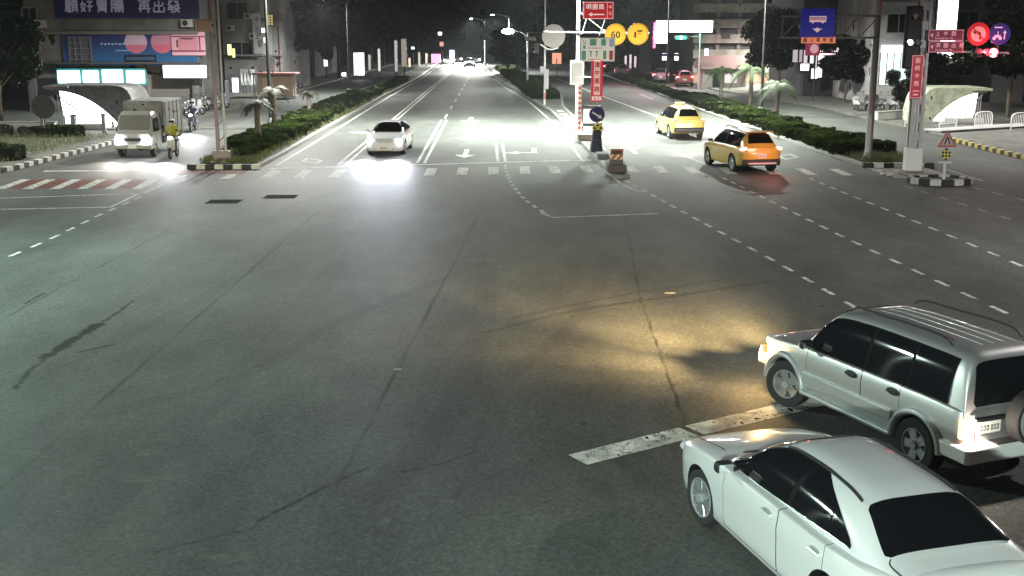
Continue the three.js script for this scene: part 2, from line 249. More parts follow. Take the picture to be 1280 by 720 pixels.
// blocks of painted kerb along a line, alternating colours
function kerbStones(parent, pts, len, mats, h = .17, w = .24) { along(pts, len).forEach(([x, d, a], k) => part(parent, 'kerb_stone', rbox(w, h, len - .012, .03), mats[k % mats.length], [x + Math.sin(a) * len / 2, h / 2 - .004, -(d + Math.cos(a) * len / 2)], [0, -a, 0])); }
const leftMedian = island('median', 'planted median with hedge between the side lane and main road', [[-10.45, 46.6], [-10.45, 52], [-10.65, 62], [-11.1, 95], [-11.7, 150], [-13.2, 205], [-15.2, 205], [-14.4, 150], [-14.6, 95], [-14.2, 66], [-13.5, 52], [-13.2, 46.6]].map(([x, d]) => [x, d]), .14, M.soil);
kerbStones(leftMedian, [[-13.35, 46.35], [-10.35, 46.35]], .375, [M.kerbBlack, M.kerbWhite], .2, .26);
part(leftMedian, 'red_apron', ribbon([[-13.5, 45.3], [-10.7, 45.3]], 1.4, .006), paintMat(.22, .11, .10, .3));
const midMedian = island('median', 'narrow middle median that carries the lamp pole and signs', [[4.55, 43.4], [4.5, 49], [4.3, 66], [3.9, 85], [4.4, 100], [2.2, 135], [-1.5, 190], [-3.4, 190], [-2.2, 145], [-.1, 115], [1.7, 93], [2.7, 80], [3.25, 66], [3.7, 49], [3.85, 43.6], [4.2, 43]]);
const rightMedian = island('median', 'planted median with hedge right of the departing lanes', [[17.3, 47], [17.6, 60], [17.2, 80], [16, 110], [13.8, 160], [11.6, 160], [13.0, 110], [13.4, 80], [14.2, 60], [14.5, 50], [14.7, 47]], .14, M.soil);
kerbStones(rightMedian, [[14.55, 46.75], [17.45, 46.75]], .42, [M.kerbBlack, M.kerbWhite], .22, .28);
tag(part(scene, 'apron', slab([[17.1, 43], [17.1, 46.5], [14.6, 46.5], [14.8, 43.4], [15.6, 42.8]], -.02, .035), M.concrete), 'pale concrete apron round the traffic signal post', 'pavement', null, 'structure');
for (const k of [0, 1, 2, 3, 4]) tag(part(scene, 'broken_stone', ball(.09, 14.55 + k * .17, .05, -(44.3 + .35 * Math.sin(k * 5)), 1, .7, 1.2, 6), M.kerbWhite), 'broken white kerb fragment lying on the apron edge', 'rubble', 'broken kerb fragments on the apron');
// side pavements with kerbs
const walkL = thing('pavement', 'left pavement before the shops and the station entrance', 'pavement', [0, 0, 0], 0, null, 'structure');
part(walkL, 'slab', slab([[-20.3, 51], [-20.3, 220], [-60, 220], [-60, 40], [-21.6, 40], [-20.5, 46]], -.05, .13, .02), M.paving);
kerbStones(walkL, [[-21.4, 39.6], [-20.35, 46], [-20.15, 53.5], [-20.15, 58]], .45, [M.kerbBlack, M.kerbWhite], .2, .26);
const walkR = thing('pavement', 'right pavement before the station entrance and white building', 'pavement', [0, 0, 0], 0, null, 'structure');
part(walkR, 'slab', slab([[60, 42], [60, 260], [19.5, 260], [19.5, 110], [22.8, 84], [23.0, 58], [22.9, 49], [23.6, 42]], -.05, .13, .02), M.paving);
kerbStones(walkR, [[22.75, 58.5], [22.65, 55], [22.7, 49.5], [23.6, 42]], .42, [M.kerbYellow, M.kerbBlack], .2, .26);
// ---------------------------------------------------------------- cars (local axes: x forward, y up, z right)
const ev = new Evaluator(); ev.attributes = ['position', 'normal'];
function curve(pts) { // monotone cubic through [x, y]
  const n = pts.length, x = pts.map((p) => p[0]), y = pts.map((p) => p[1]), d = [], m = [];
  for (let i = 0; i < n - 1; i++) d.push((y[i + 1] - y[i]) / (x[i + 1] - x[i]));
  m[0] = d[0]; m[n - 1] = d[n - 2]; for (let i = 1; i < n - 1; i++) m[i] = d[i - 1] * d[i] <= 0 ? 0 : 2 * d[i - 1] * d[i] / (d[i - 1] + d[i]);
  return (q) => { if (q <= x[0]) return y[0]; if (q >= x[n - 1]) return y[n - 1]; let i = 0; while (q > x[i + 1]) i++; const h = x[i + 1] - x[i], t = (q - x[i]) / h, a = t * t, b = a * t; return y[i] * (2 * b - 3 * a + 1) + h * m[i] * (b - 2 * a + t) + y[i + 1] * (3 * a - 2 * b) + h * m[i + 1] * (b - a); };
}
function loft(rings, crease = .7) { // closed rings of [x, y, z], closed ends
  const pos = [], idx = [], N = rings[0].length;
  rings.forEach((r) => r.forEach((p) => pos.push(...p)));
  for (let i = 1; i < rings.length; i++) for (let j = 0; j < N; j++) { const a = (i - 1) * N + j, b = (i - 1) * N + (j + 1) % N; idx.push(a, a + N, b, b, a + N, b + N); }
  for (const e of [0, rings.length - 1]) { const c = [0, 0, 0]; rings[e].forEach((p) => p.forEach((v, k) => c[k] += v / N)); const k = pos.length / 3; pos.push(...c); for (let j = 0; j < N; j++) { const a = e * N + j, b = e * N + (j + 1) % N; e ? idx.push(a, k, b) : idx.push(b, k, a); } }
  let g = new THREE.BufferGeometry(); g.setAttribute('position', new THREE.Float32BufferAttribute(pos, 3)); g.setIndex(idx);
  const p = g.attributes.position, v = (i) => V().fromBufferAttribute(p, i); let vol = 0; for (let i = 0; i < idx.length; i += 3) vol += v(idx[i]).dot(v(idx[i + 1]).cross(v(idx[i + 2]))); if (vol < 0) for (let i = 0; i < idx.length; i += 3) [idx[i + 1], idx[i + 2]] = [idx[i + 2], idx[i + 1]];
  g.setIndex(idx); return toCreasedNormals(g, crease);
}
function grid(fn, nu, nv) { // sheet from fn(u, v) -> [x, y, z], drawn smooth
  const pos = [], uv = [], idx = []; for (let i = 0; i <= nu; i++) for (let j = 0; j <= nv; j++) { pos.push(...fn(i / nu, j / nv)); uv.push(i / nu, j / nv); if (i && j) { const k = i * (nv + 1) + j; idx.push(k - nv - 2, k - nv - 1, k, k - nv - 2, k, k - 1); } }
  const g = new THREE.BufferGeometry(); g.setAttribute('position', new THREE.Float32BufferAttribute(pos, 3)); g.setAttribute('uv', new THREE.Float32BufferAttribute(uv, 2)); g.setIndex(idx); g.computeVertexNormals(); return g;
}
const steps = (a, b, n) => Array.from({ length: n + 1 }, (_, i) => mix(a, b, i / n));
function wheelParts(r, w, rimR, spokes, kind) {
  const tyre = lathe([[rimR, -w * .42], [r * .93, -w / 2], [r * .985, -w * .42], [r, -w * .2], [r, w * .2], [r * .985, w * .42], [r * .93, w / 2], [rimR, w * .42]], 36).rotateX(Math.PI / 2);
  const rim = [lathe([[rimR * 1.01, -w * .4], [rimR * 1.03, w * .46], [rimR * .97, w * .49], [rimR * .93, w * .40], [rimR * .9, -w * .3]], 36).rotateX(Math.PI / 2), new THREE.CylinderGeometry(rimR * .9, rimR * .9, .01, 24).rotateX(Math.PI / 2).translate(0, 0, -w * .2), cyl(.062, .055, .05).rotateX(Math.PI / 2).translate(0, 0, w * .36)];
  const sp = []; for (let k = 0; k < spokes; k++) { const a = k / spokes * Math.PI * 2; for (const off of kind === 'twin' ? [-.09, .09] : [0]) { const s = new THREE.Shape(), w0 = kind === 'twin' ? .016 : .045, w1 = kind === 'twin' ? .022 : .065; [[.04, -w0], [rimR * .97, -w1], [rimR * .97, w1], [.04, w0]].forEach(([x, y], i) => i ? s.lineTo(x, y) : s.moveTo(x, y)); sp.push(new THREE.ExtrudeGeometry(s, { depth: .02, bevelEnabled: true, bevelSize: .006, bevelThickness: .008, bevelSegments: 1 }).translate(0, 0, w * .28).rotateZ(a + off)); } }
  return { tyre, rim: merge(rim), spokes: merge(sp) };
}
const paintOf = (r, g, b, metal = 0) => mat(r, g, b, metal ? .46 : .32, { metalness: metal, clearcoat: 1, clearcoatRoughness: .04, name: 'car_paint' });
function makeCar(s, label, category, x, d, yaw, o = {}) {
  const car = thing(o.name ?? 'car', label, category, [x, 0, -d], Math.PI / 2 - yaw, o.group);
  const paint = s.paint, top = curve(s.top), bot = curve(s.bot), sh = curve(s.sh), wid = curve(s.wid), n = s.n ?? 5;
  // lower body
  const ring = (X) => {
    const w = wid(X), yb = bot(X), ys = sh(X), yt = Math.max(top(X), ys + .01), h = [];
    h.push([w * .4, yb], [w * .82, yb], [w * .93, yb + .025], [w * .965, yb + .07]);
    for (let k = 1; k <= 7; k++) { const q = k / 7, y = mix(yb + .09, ys, q); h.push([w * (.975 + .025 * Math.sin(Math.min(1, q * 1.35) * Math.PI / 2) - .018 * sm(.75, 1, q) + (s.crease ?? 0) * Math.exp(-(((q - .72) / .09) ** 2))), y]); }
    const w1 = h[h.length - 1][0]; for (let k = 1; k <= 7; k++) { const a = k / 8 * Math.PI / 2; h.push([w1 * Math.cos(a) ** .62, ys + (yt - ys) * Math.sin(a) ** .75]); }
    return [...h.map(([z, y]) => [X, y, z]), [X, yt, 0], ...h.slice().reverse().map(([z, y]) => [X, y, -z]), [X, yb, 0]];
  };
  const [xr, xf] = s.x, xs = [...steps(0, 1, 12).map((t) => xr + .34 * (1 - Math.cos(t * Math.PI / 2))), ...steps(xr + .34, xf - .34, 36).slice(1, -1), ...steps(0, 1, 12).map((t) => xf - .34 * (1 - Math.sin(t * Math.PI / 2)))];
  let solid = new Brush(loft(xs.map(ring)), paint); solid.updateMatrixWorld();
  const cut = (b, g, m = M.black, how = SUBTRACTION) => { const q = new Brush(g, m); q.updateMatrixWorld(); return ev.evaluate(b, q, how); };
  const W = s.W; for (const ax of [s.wb / 2, -s.wb / 2]) for (const k of [-1, 1]) solid = cut(solid, new THREE.CylinderGeometry(s.arch, s.arch, .5, 40).rotateX(Math.PI / 2).translate(ax, s.wheelR + .02, k * (W - .05)));
  const doors = []; if (o.doors) for (const [a, b] of s.doors) for (const k of [-1, 1]) {
    const bx = (e) => box(b - a - 2 * e, 1.2, .3, (a + b) / 2, s.doorY + .6 + e, k * (W - .06));
    doors.push([cut(solid, bx(.004), M.black, INTERSECTION), k, a, b]); solid = cut(solid, bx(-.004));
  }
  const body = part(car, 'body', solid.geometry, solid.material);
  for (const [b, k, a, e] of doors) { const dm = part(car, 'door', b.geometry, b.material); const hy = s.handleY, hx = a + (e - a) * .17, hz = k * (wid(hx) + .004);
    part(dm, 'handle', merge([rbox(.20, .03, .025, .012, hx, hy, hz + k * .02), rbox(.03, .03, .05, .01, hx + .08, hy, hz), rbox(.03, .03, .05, .01, hx - .08, hy, hz)]), s.handleMat ?? paint); part(dm, 'handle_recess', ball(s.handleMat ? .12 : .09, hx, hy, hz - k * .012, 1.1, .42, .2), s.handleMat ? M.black : M.grey); }
  // greenhouse: a body-coloured shell with glass panels on it
  const yg = curve(s.roof), [g0, g1] = s.green, gb = s.gb, wg = curve(s.wg), zs = (X, y) => wg(X) - s.tum * Math.max(0, y - gb) - s.tum2 * Math.max(0, y - gb) ** 2;
  const surfZ = (X, y) => { const q = clamp((y - gb) / (yg(X) - gb), 0, .999); return zs(X, y) * (1 - q ** n) ** (1 / n); };
  const surfY = (X, z) => { let y = yg(X); for (let k = 0; k < 6; k++) { const r = clamp(Math.abs(z) / zs(X, y), 0, .98); y = gb + (yg(X) - gb) * (1 - r ** n) ** (1 / n); } return y; };
  const gring = (X) => { const h = [], m = 15; for (let k = 0; k <= m; k++) { const a = k / m * Math.PI / 2, q = Math.sin(a) ** (2 / n), y = gb + (yg(X) - gb) * q; h.push([zs(X, y) * Math.cos(a) ** (2 / n), y]); } h[m][0] = 0; return [...h.map(([z, y]) => [X, y, z]), ...h.slice(0, m).reverse().map(([z, y]) => [X, y, -z]), [X, gb, 0]]; };
  part(car, 'roof', loft([...steps(0, 1, 10).map((t) => g0 + .3 * (1 - Math.cos(t * Math.PI / 2))), ...steps(g0 + .3, g1, 34).slice(1)].map(gring), .9), s.roofPaint ?? paint);
  const off = .006;
  const side = (x0, x1, s0, s1, k, lo0, hiF, e = off, mt = M.glass, name = 'side_window') => part(car, name, grid((u, v) => { let y = lo0, X = x0, lo = lo0; for (let t = 0; t < 4; t++) { lo = lo0 + (s.rise ?? 0) * clamp(.2 - X, 0, 2); X = mix(x0 + s0 * (y - lo), x1 + s1 * (y - lo), u); const tp = s.tailX === undefined ? 1 : clamp((X - s.tailX) / .85) ** .58; y = mix(lo, lo + .004 + Math.max(0, gb + (yg(X) - gb) * hiF - lo) * tp, v); } return [X, y, k * (surfZ(X, y) + e)]; }, 26, 8), mt);
  for (const k of [-1, 1]) { side(...s.dlo, k, s.belt - .015, s.winTop + .025, .009, M.trim, 'window_trim'); for (const w of s.windows) side(...w, k, s.belt, s.winTop, .015); }
  const lid = (pa, pb, fa, name, m = M.glass, e = .008, fb = fa) => { // front or rear glass: from profile place pa up to pb
    const dx = pb[0] - pa[0], dy = pb[1] - pa[1], l = Math.hypot(dx, dy) * Math.sign(dx), nx = -dy / l, ny = dx / l;
    return part(car, name, grid((u, v) => { const q = sm(0, 1, v) * .0 + v, c = (u - .5) * 2, cr = .04 * (1 - c * c); const X = mix(pa[0], pb[0], q), e1 = Math.max(0, (Math.abs(2 * q - 1) - .78) / .22), f = mix(fa, fb, q) * (1 - .07 * (1 - Math.sqrt(Math.max(0, 1 - e1 * e1)))), z = c * f * zs(X, yg(X)) * (1 - .02 * (q * (1 - q))); return [X + nx * e, surfY(X, z) + ny * e, z]; }, 18, 14), m);
  };
  lid([s.ws[0], yg(s.ws[0])], [s.ws[1], yg(s.ws[1])], .86, 'windshield', M.glass, .008, .84);
  lid([s.rw[0], yg(s.rw[0])], [s.rw[1], yg(s.rw[1])], s.rwf[0], 'rear_window', M.glass, .012, s.rwf[1]);
  // wheels
  const wp = wheelParts(s.wheelR, s.tyreW, s.rimR, s.spokes, s.spokeKind);
  for (const ax of [s.wb / 2, -s.wb / 2]) for (const k of [-1, 1]) { const w = new THREE.Group(); w.name = 'wheel'; car.add(w); w.position.set(ax, s.wheelR, k * (W - .125)); w.rotation.y = (k < 0 ? Math.PI : 0) + (ax > 0 ? (o.steer ?? 0) : 0); w.rotation.z = ax * .4; part(w, 'tyre', wp.tyre, M.rubber); part(w, 'rim', wp.rim, M.grey); part(w, 'spokes', wp.spokes, M.rim); }
  // mirrors
  for (const k of [-1, 1]) { const [mx, my, mz] = s.mirror; const m = part(car, 'mirror', merge([rbox(.12, .13, .21, .05, mx, my, k * mz, 3), rbox(.06, .04, .16, .015, mx + .03, my - .06, k * (mz - .13))]), s.mirrorMat ?? paint); part(m, 'mirror_glass', rbox(.012, .1, .17, .005, mx - .062, my, k * mz), M.chrome); }
  // lamps
  const hl = s.head; for (const k of [-1, 1]) {
    const lamp = part(car, 'headlight', ball(o.lit ? .14 : .1, hl[0], hl[1], k * hl[2], hl[3] ?? 1.5, hl[4] ?? .8, hl[5] ?? 1.7, 14), o.lit ? glow(...o.lit, 1, 'headlight_glow') : mat(.5, .5, .52, .1, { name: 'lamp_glass' }));
  }
  for (const k of [-1, 1]) for (const t of s.tail) part(car, 'tail_light', t[6] === 'box' ? rbox(t[3], t[4], t[5], .025, t[0], t[1], k * t[2]) : ball(.1, t[0], t[1], k * t[2], t[3], t[4], t[5], 14), o.brake ? glow(...(t[7] ?? o.brake), 1, 'tail_light_glow') : mat(.25, .01, .015, .15, { name: 'lamp_glass' }));
  if (o.beam) for (const [k, fan, share = 1, wide] of o.beam.fan ?? [[-1, 0], [1, 0]]) {
    const L = new THREE.SpotLight(new THREE.Color().setRGB(...o.beam.color), o.beam.power * share, 0, wide ?? o.beam.angle ?? .42, 1, 2); L.name = 'headlight_beam'; const c = Math.cos(-yaw), sn = Math.sin(-yaw), fx = hl[0] + .28, fz = k * hl[2];
    const wx = (lx, lz) => { const p = V(lx, 0, lz).applyAxisAngle(V(0, 1, 0), Math.PI / 2 - yaw); return [x + p.x, -d + p.z]; }; const [ax, az] = wx(fx, fz), [tx, tz] = wx(fx + (o.beam.reach ?? 9) * Math.cos(fan), fz + (o.beam.side ?? 0) + (o.beam.reach ?? 9) * Math.sin(fan));
    L.position.set(ax, hl[1], az); L.target.position.set(tx, o.beam.drop ?? 0, tz); L.castShadow = true; L.shadow.radius = 3; scene.add(L, L.target);
  }
  // bumpers, sills and plates
  const plate = canvasTex(256, 96, (c, w, h) => { c.fillStyle = '#d8d8d4'; c.fillRect(0, 0, w, h); c.fillStyle = '#181818'; c.fillRect(22, 30, 30, 44); c.fillRect(62, 30, 26, 44); c.fillRect(98, 30, 26, 44); c.fillRect(146, 30, 26, 44); c.fillRect(182, 30, 20, 44); c.fillRect(212, 30, 24, 44); c.fillStyle = '#d8d8d4'; for (const q of [30, 70, 106, 154, 188, 219]) c.fillRect(q, 40, 9, 24); });
  const pm = new THREE.MeshStandardMaterial({ map: plate, roughness: .5, name: 'plate' });
  part(car, 'number_plate', box(.012, .15, .36), pm, [s.plate[0], s.plate[1], s.plate[2]], [0, 0, 0]);
  part(car, 'number_plate', box(.012, .15, .36), pm, [s.frontPlate[0], s.frontPlate[1], 0]);
  part(car, 'grille', rbox(.05, .16, .9, .03, s.grille[0], s.grille[1], 0), M.black);
  car.userData.api = undefined; delete car.userData.api;
  return { car, wid, top, sh, bot, yg, zs, surfY, surfZ, paint };
}
const sedanSpec = {
  x: [-2.33, 2.30], W: .885, wb: 2.70, wheelR: .325, tyreW: .205, rimR: .225, spokes: 10, spokeKind: 'twin', arch: .365, crease: .006, n: 4.6,
  top: [[-2.33, .84], [-2.28, .98], [-2.15, 1.035], [-1.95, 1.035], [-1.6, .98], [-1, .95], [.9, .96], [1.2, .955], [1.7, .88], [2.05, .79], [2.2, .71], [2.3, .60]],
  bot: [[-2.33, .42], [-2.2, .30], [-1.9, .22], [-1.5, .18], [1.5, .17], [2.0, .18], [2.3, .25]],
  sh: [[-2.33, .76], [-2.2, .90], [-1.6, .93], [0, .915], [1.0, .88], [1.7, .79], [2.1, .68], [2.3, .50]],
  wid: [[-2.33, .50], [-2.3, .62], [-2.2, .74], [-2.0, .82], [-1.4, .876], [0, .885], [1.35, .88], [1.8, .845], [2.05, .765], [2.2, .65], [2.28, .50], [2.3, .40]],
  roof: [[-2.12, 1.03], [-1.93, 1.08], [-1.3, 1.355], [-1.0, 1.405], [-.5, 1.43], [-.1, 1.42], [.15, 1.38], [.94, .965], [1.02, .94]], green: [-2.12, 1.02], gb: .86, wg: [[-2.12, .76], [-1.5, .79], [-.6, .79], [.3, .79], [.8, .77], [1.02, .74]], tum: .22, tum2: .42, belt: .955, winTop: .87,
  tailX: -1.52, rise: .035, dlo: [-1.50, .80, 0, -.35], windows: [[-.38, .76, -.06, -.35], [-1.12, -.47, .22, -.06], [-1.46, -1.14, 0, .22]],
  ws: [.92, .17], rw: [-1.88, -1.33], rwf: [.93, .87], doors: [[-.42, .74], [-1.26, -.428]], doorY: .27, handleY: .82, mirror: [.60, 1.0, .96],
  head: [2.10, .66, .64, 1.1, .75, 1.3], tail: [[-2.2, .86, .66, .8, .6, 1.6]], plate: [-2.345, .62, 0], frontPlate: [2.315, .36], grille: [2.27, .34],
};
const suvSpec = {
  x: [-2.14, 2.18], W: .88, wb: 2.80, wheelR: .355, tyreW: .235, rimR: .215, spokes: 5, arch: .42, crease: .004, n: 6.5,
  top: [[-2.14, 1.0], [-2.1, 1.05], [-1.6, 1.08], [.9, 1.06], [1.15, 1.055], [1.7, 1.02], [2.0, .96], [2.12, .88], [2.18, .74]],
  bot: [[-2.14, .50], [-1.9, .40], [-1.4, .36], [1.4, .36], [1.9, .40], [2.18, .48]],
  sh: [[-2.14, .94], [-2.05, .99], [-1, 1.02], [.8, 1.0], [1.5, .95], [2.0, .86], [2.18, .66]],
  wid: [[-2.14, .70], [-2.1, .79], [-2.0, .83], [-1.4, .85], [0, .855], [1.3, .85], [1.7, .825], [2.0, .76], [2.12, .65], [2.18, .50]],
  roof: [[-2.12, 1.0], [-2.06, 1.34], [-1.96, 1.63], [-1.86, 1.685], [-1.3, 1.71], [-.4, 1.72], [.2, 1.70], [.52, 1.655], [1.12, 1.06], [1.2, 1.02]], green: [-2.12, 1.2], gb: .94, wg: [[-2.12, .785], [-1.9, .80], [0, .81], [.8, .80], [1.2, .77]], tum: .16, tum2: .16, belt: 1.045, winTop: .83,
  dlo: [-1.84, .98, .06, -.62], windows: [[-.26, .94, .0, -.62], [-1.10, -.33, .04, .0], [-1.80, -1.15, .06, .04]],
  ws: [1.10, .55], rw: [-2.11, -1.985], rwf: [.86, .88], doors: [[-.30, .90], [-1.06, -.308]], doorY: .52, handleY: .93, mirror: [.80, 1.13, .95], mirrorMat: M.black, handleMat: M.black,
  head: [2.06, .84, .60, 1.2, .9, 1.2], tail: [[-2.10, .80, .76, .08, .27, .11, 'box']], plate: [-2.165, .80, -.42], frontPlate: [2.2, .55], grille: [2.15, .76],
};
const crossSpec = {
  x: [-2.25, 2.25], W: .92, wb: 2.69, wheelR: .35, tyreW: .225, rimR: .235, spokes: 5, arch: .40, crease: .008, n: 5,
  top: [[-2.25, .90], [-2.2, 1.0], [-1.6, 1.08], [.9, 1.06], [1.15, 1.04], [1.7, .98], [2.05, .90], [2.2, .80], [2.25, .66]],
  bot: [[-2.25, .45], [-2.0, .32], [-1.4, .24], [1.4, .22], [1.9, .24], [2.25, .32]],
  sh: [[-2.25, .85], [-2.1, .98], [-1, 1.0], [.8, .96], [1.5, .90], [2.0, .80], [2.25, .58]],
  wid: [[-2.25, .62], [-2.2, .76], [-2.05, .86], [-1.4, .91], [0, .915], [1.3, .91], [1.8, .87], [2.1, .76], [2.2, .62], [2.25, .48]],
  roof: [[-2.2, 1.0], [-2.05, 1.22], [-1.75, 1.56], [-1.55, 1.615], [-1.0, 1.66], [-.3, 1.685], [.2, 1.665], [.5, 1.61], [1.15, 1.06], [1.22, 1.03]], green: [-2.2, 1.22], gb: .92, wg: [[-2.2, .70], [-1.7, .77], [-.5, .83], [.8, .82], [1.22, .77]], tum: .2, tum2: .3, belt: 1.05, winTop: .86,
  dlo: [-1.75, 1.0, .15, -.45], windows: [[-.28, .96, .0, -.45], [-1.12, -.35, .10, .0], [-1.68, -1.17, .1, .1]],
  ws: [1.12, .54], rw: [-2.07, -1.76], rwf: [.82, .84], doors: [[-.32, .88], [-1.1, -.328]], doorY: .38, handleY: .9, mirror: [.78, 1.1, 1.0], mirrorMat: M.black,
  head: [2.1, .80, .66, 1.2, .7, 1.3], tail: [[-2.12, .98, .70, .9, .75, 1.9]], plate: [-2.27, .72, 0], frontPlate: [2.27, .45], grille: [2.2, .6],
};
// ---------------------------------------------------------------- the vehicles
{ // near white sedan
  const s = { ...sedanSpec, paint: paintOf(.66, .66, .66), mirrorMat: M.black };
  const c = makeCar(s, 'white four-door sedan with dark rear window cut off at the road edge', 'car', 3.335, 10.95, -.277, { name: 'sedan', doors: true, steer: .06 });
  for (const k of [-1, 1]) part(c.car, 'roof_molding', tube(steps(-1.25, .10, 12).map((X) => { const z = c.zs(X, c.yg(X)) * .87; return [X, c.surfY(X, z) + .012, k * (z + .004)]; }), .014, 40, 6), M.black);
  for (const k of [-1, 1]) part(c.car, 'window_chrome', tube(steps(-1.48, .74, 14).map((X) => { const y = .946 + .035 * clamp(.2 - X, 0, 2); return [X, y, k * (c.surfZ(X, y) + .008)]; }), .008, 30, 5), M.chrome);
  part(c.car, 'wiper', tube([[.95, .985, -.55], [.89, 1.01, -.2], [.87, 1.02, .1]], .008), M.black);
  for (const k of [-1, 1]) part(c.car, 'hood_seam', tube(steps(1.16, 2.02, 8).map((X) => [X, mix(c.sh(X), c.top(X), .86) + .004, k * c.wid(X) * .76]), .005, 16, 4), M.black);
  part(c.car, 'trunk_seam', tube([[-1.9, 1.07, -.62], [-1.95, 1.05, -.66], [-2.2, 1.0, -.64]], .005, 16, 4), M.black);
  part(c.car, 'steering_wheel', new THREE.TorusGeometry(.17, .014, 6, 20).rotateY(Math.PI / 2).translate(.25, .92, -.36), M.dark);
}
{ // silver off-road car
  const s = { ...suvSpec, paint: paintOf(.66, .64, .64, .85) };
  const c = makeCar(s, 'silver off-road car with spare wheel on its back door and lit brake light', 'car', 5.40, 15.22, -.385, { name: 'off_road_car', doors: true, steer: .35, brake: [3.6, 1.9, .8], beam: { color: [1, .66, .28], power: 700, angle: .34, reach: 8.5, drop: 0, fan: [[-1, -.95, .06, .75], [-1, -.7, .16, .6], [-1, -.5, .45, .45], [1, -.24], [-1, -.08], [1, .08, .8], [1, .22, .5]] } });
  const clad = mat(.40, .40, .41, .45, { metalness: .4, clearcoat: .6, name: 'car_paint' });
  for (const ax of [1.4, -1.4]) for (const k of [-1, 1]) part(c.car, 'wheel_arch_flare', new THREE.TorusGeometry(.44, .055, 8, 30, Math.PI * .98).scale(1, 1, 1.5).translate(ax, .36, k * .83), clad);
  for (const k of [-1, 1]) { part(c.car, 'side_cladding', rbox(1.9, .17, .06, .025, 0, .60, k * .855), clad); part(c.car, 'sill_step', rbox(1.95, .07, .16, .03, 0, .37, k * .83), clad); part(c.car, 'roof_rail', merge([tube([[-1.6, 1.70, k * .56], [-1.5, 1.765, k * .57], [-.4, 1.785, k * .575], [.25, 1.76, k * .565], [.35, 1.70, k * .56]], .016, 30), ]), M.black); }
  for (const z of [-.36, -.18, 0, .18, .36]) part(c.car, 'roof_rib', tube(steps(-1.7, .2, 10).map((X) => [X, c.surfY(X, z) - .002, z]), .008, 24, 5), s.paint);
  part(c.car, 'rear_bumper', merge([rbox(.24, .22, 1.74, .06, -2.2, .50, 0, 3), rbox(.5, .2, .1, .04, -2.05, .50, .83), rbox(.5, .2, .1, .04, -2.05, .50, -.83)]), mat(.68, .67, .65, .4, { clearcoat: .7, name: 'car_paint' }));
  part(c.car, 'bumper_step', rbox(.16, .015, .9, .005, -2.22, .615, .05), M.dark);
  part(c.car, 'front_bumper', merge([rbox(.22, .26, 1.5, .07, 2.17, .56, 0, 3), rbox(.4, .2, .12, .05, 2.0, .56, -.74), rbox(.4, .2, .12, .05, 2.0, .56, .74)]), s.paint);
  const sp = new THREE.Group(); sp.name = 'spare_wheel'; c.car.add(sp); sp.position.set(-2.30, .90, .12); sp.rotation.y = -Math.PI / 2; const w = wheelParts(.34, .22, .22, 5);
  part(sp, 'tyre', w.tyre, M.rubber); part(sp, 'cover', lathe([[0, .125], [.2, .122], [.29, .105], [.33, .05], [.335, -.06]], 36).rotateX(Math.PI / 2), mat(.42, .42, .43, .35, { metalness: .5, clearcoat: .8, name: 'car_paint' }));
  part(c.car, 'plate_lamp_cover', rbox(.05, .06, .46, .015, -2.16, .905, -.42), M.black);
  part(c.car, 'rear_door_seam', merge([tube([[-2.145, .62, -.62], [-2.14, .98, -.64]], .006, 6, 4), tube([[-2.145, .62, .62], [-2.14, .98, .64]], .006, 6, 4)]), M.black);
  part(c.car, 'turn_signal', rbox(.1, .1, .1, .03, 2.08, .72, -.76), glow(1.2, .6, .14, 1, 'turn_signal_lamp'));
  const ts = new THREE.PointLight(new THREE.Color().setRGB(1, .62, .26), 9); ts.name = 'added_amber_spill'; const tq = V(2.16, .72, -.86).applyAxisAngle(V(0, 1, 0), Math.PI / 2 + .385); ts.position.set(5.40 + tq.x, .72, -15.22 + tq.z); ts.castShadow = true; ts.shadow.radius = 3; scene.add(ts);  // amber spill added to soften the edge of the beam pool
  const bl = new THREE.PointLight(new THREE.Color().setRGB(1, .82, .66), 4); bl.name = 'brake_and_fill_glow'; const q = V(-2.2, .80, -.76).applyAxisAngle(V(0, 1, 0), Math.PI / 2 + .385); bl.position.set(5.40 + q.x, .80, -15.22 + q.z); bl.castShadow = true; scene.add(bl);  // brake light glow, kept pale to stand in for unseen headlights behind
}
{ // oncoming white car
  const s = { ...sedanSpec, paint: paintOf(.70, .70, .74) };
  makeCar(s, 'white car waiting with glaring headlights behind the stop line', 'car', -5.75, 53.6, Math.PI + .03, { name: 'sedan', lit: [110, 112, 135], beam: { color: [.80, .85, 1], power: 130, angle: .4, reach: 9, drop: 0, fan: [[-1, 0], [1, 0], [-1, -.03], [1, .03]] } });
}
const taxiYellow = paintOf(.60, .38, .06);
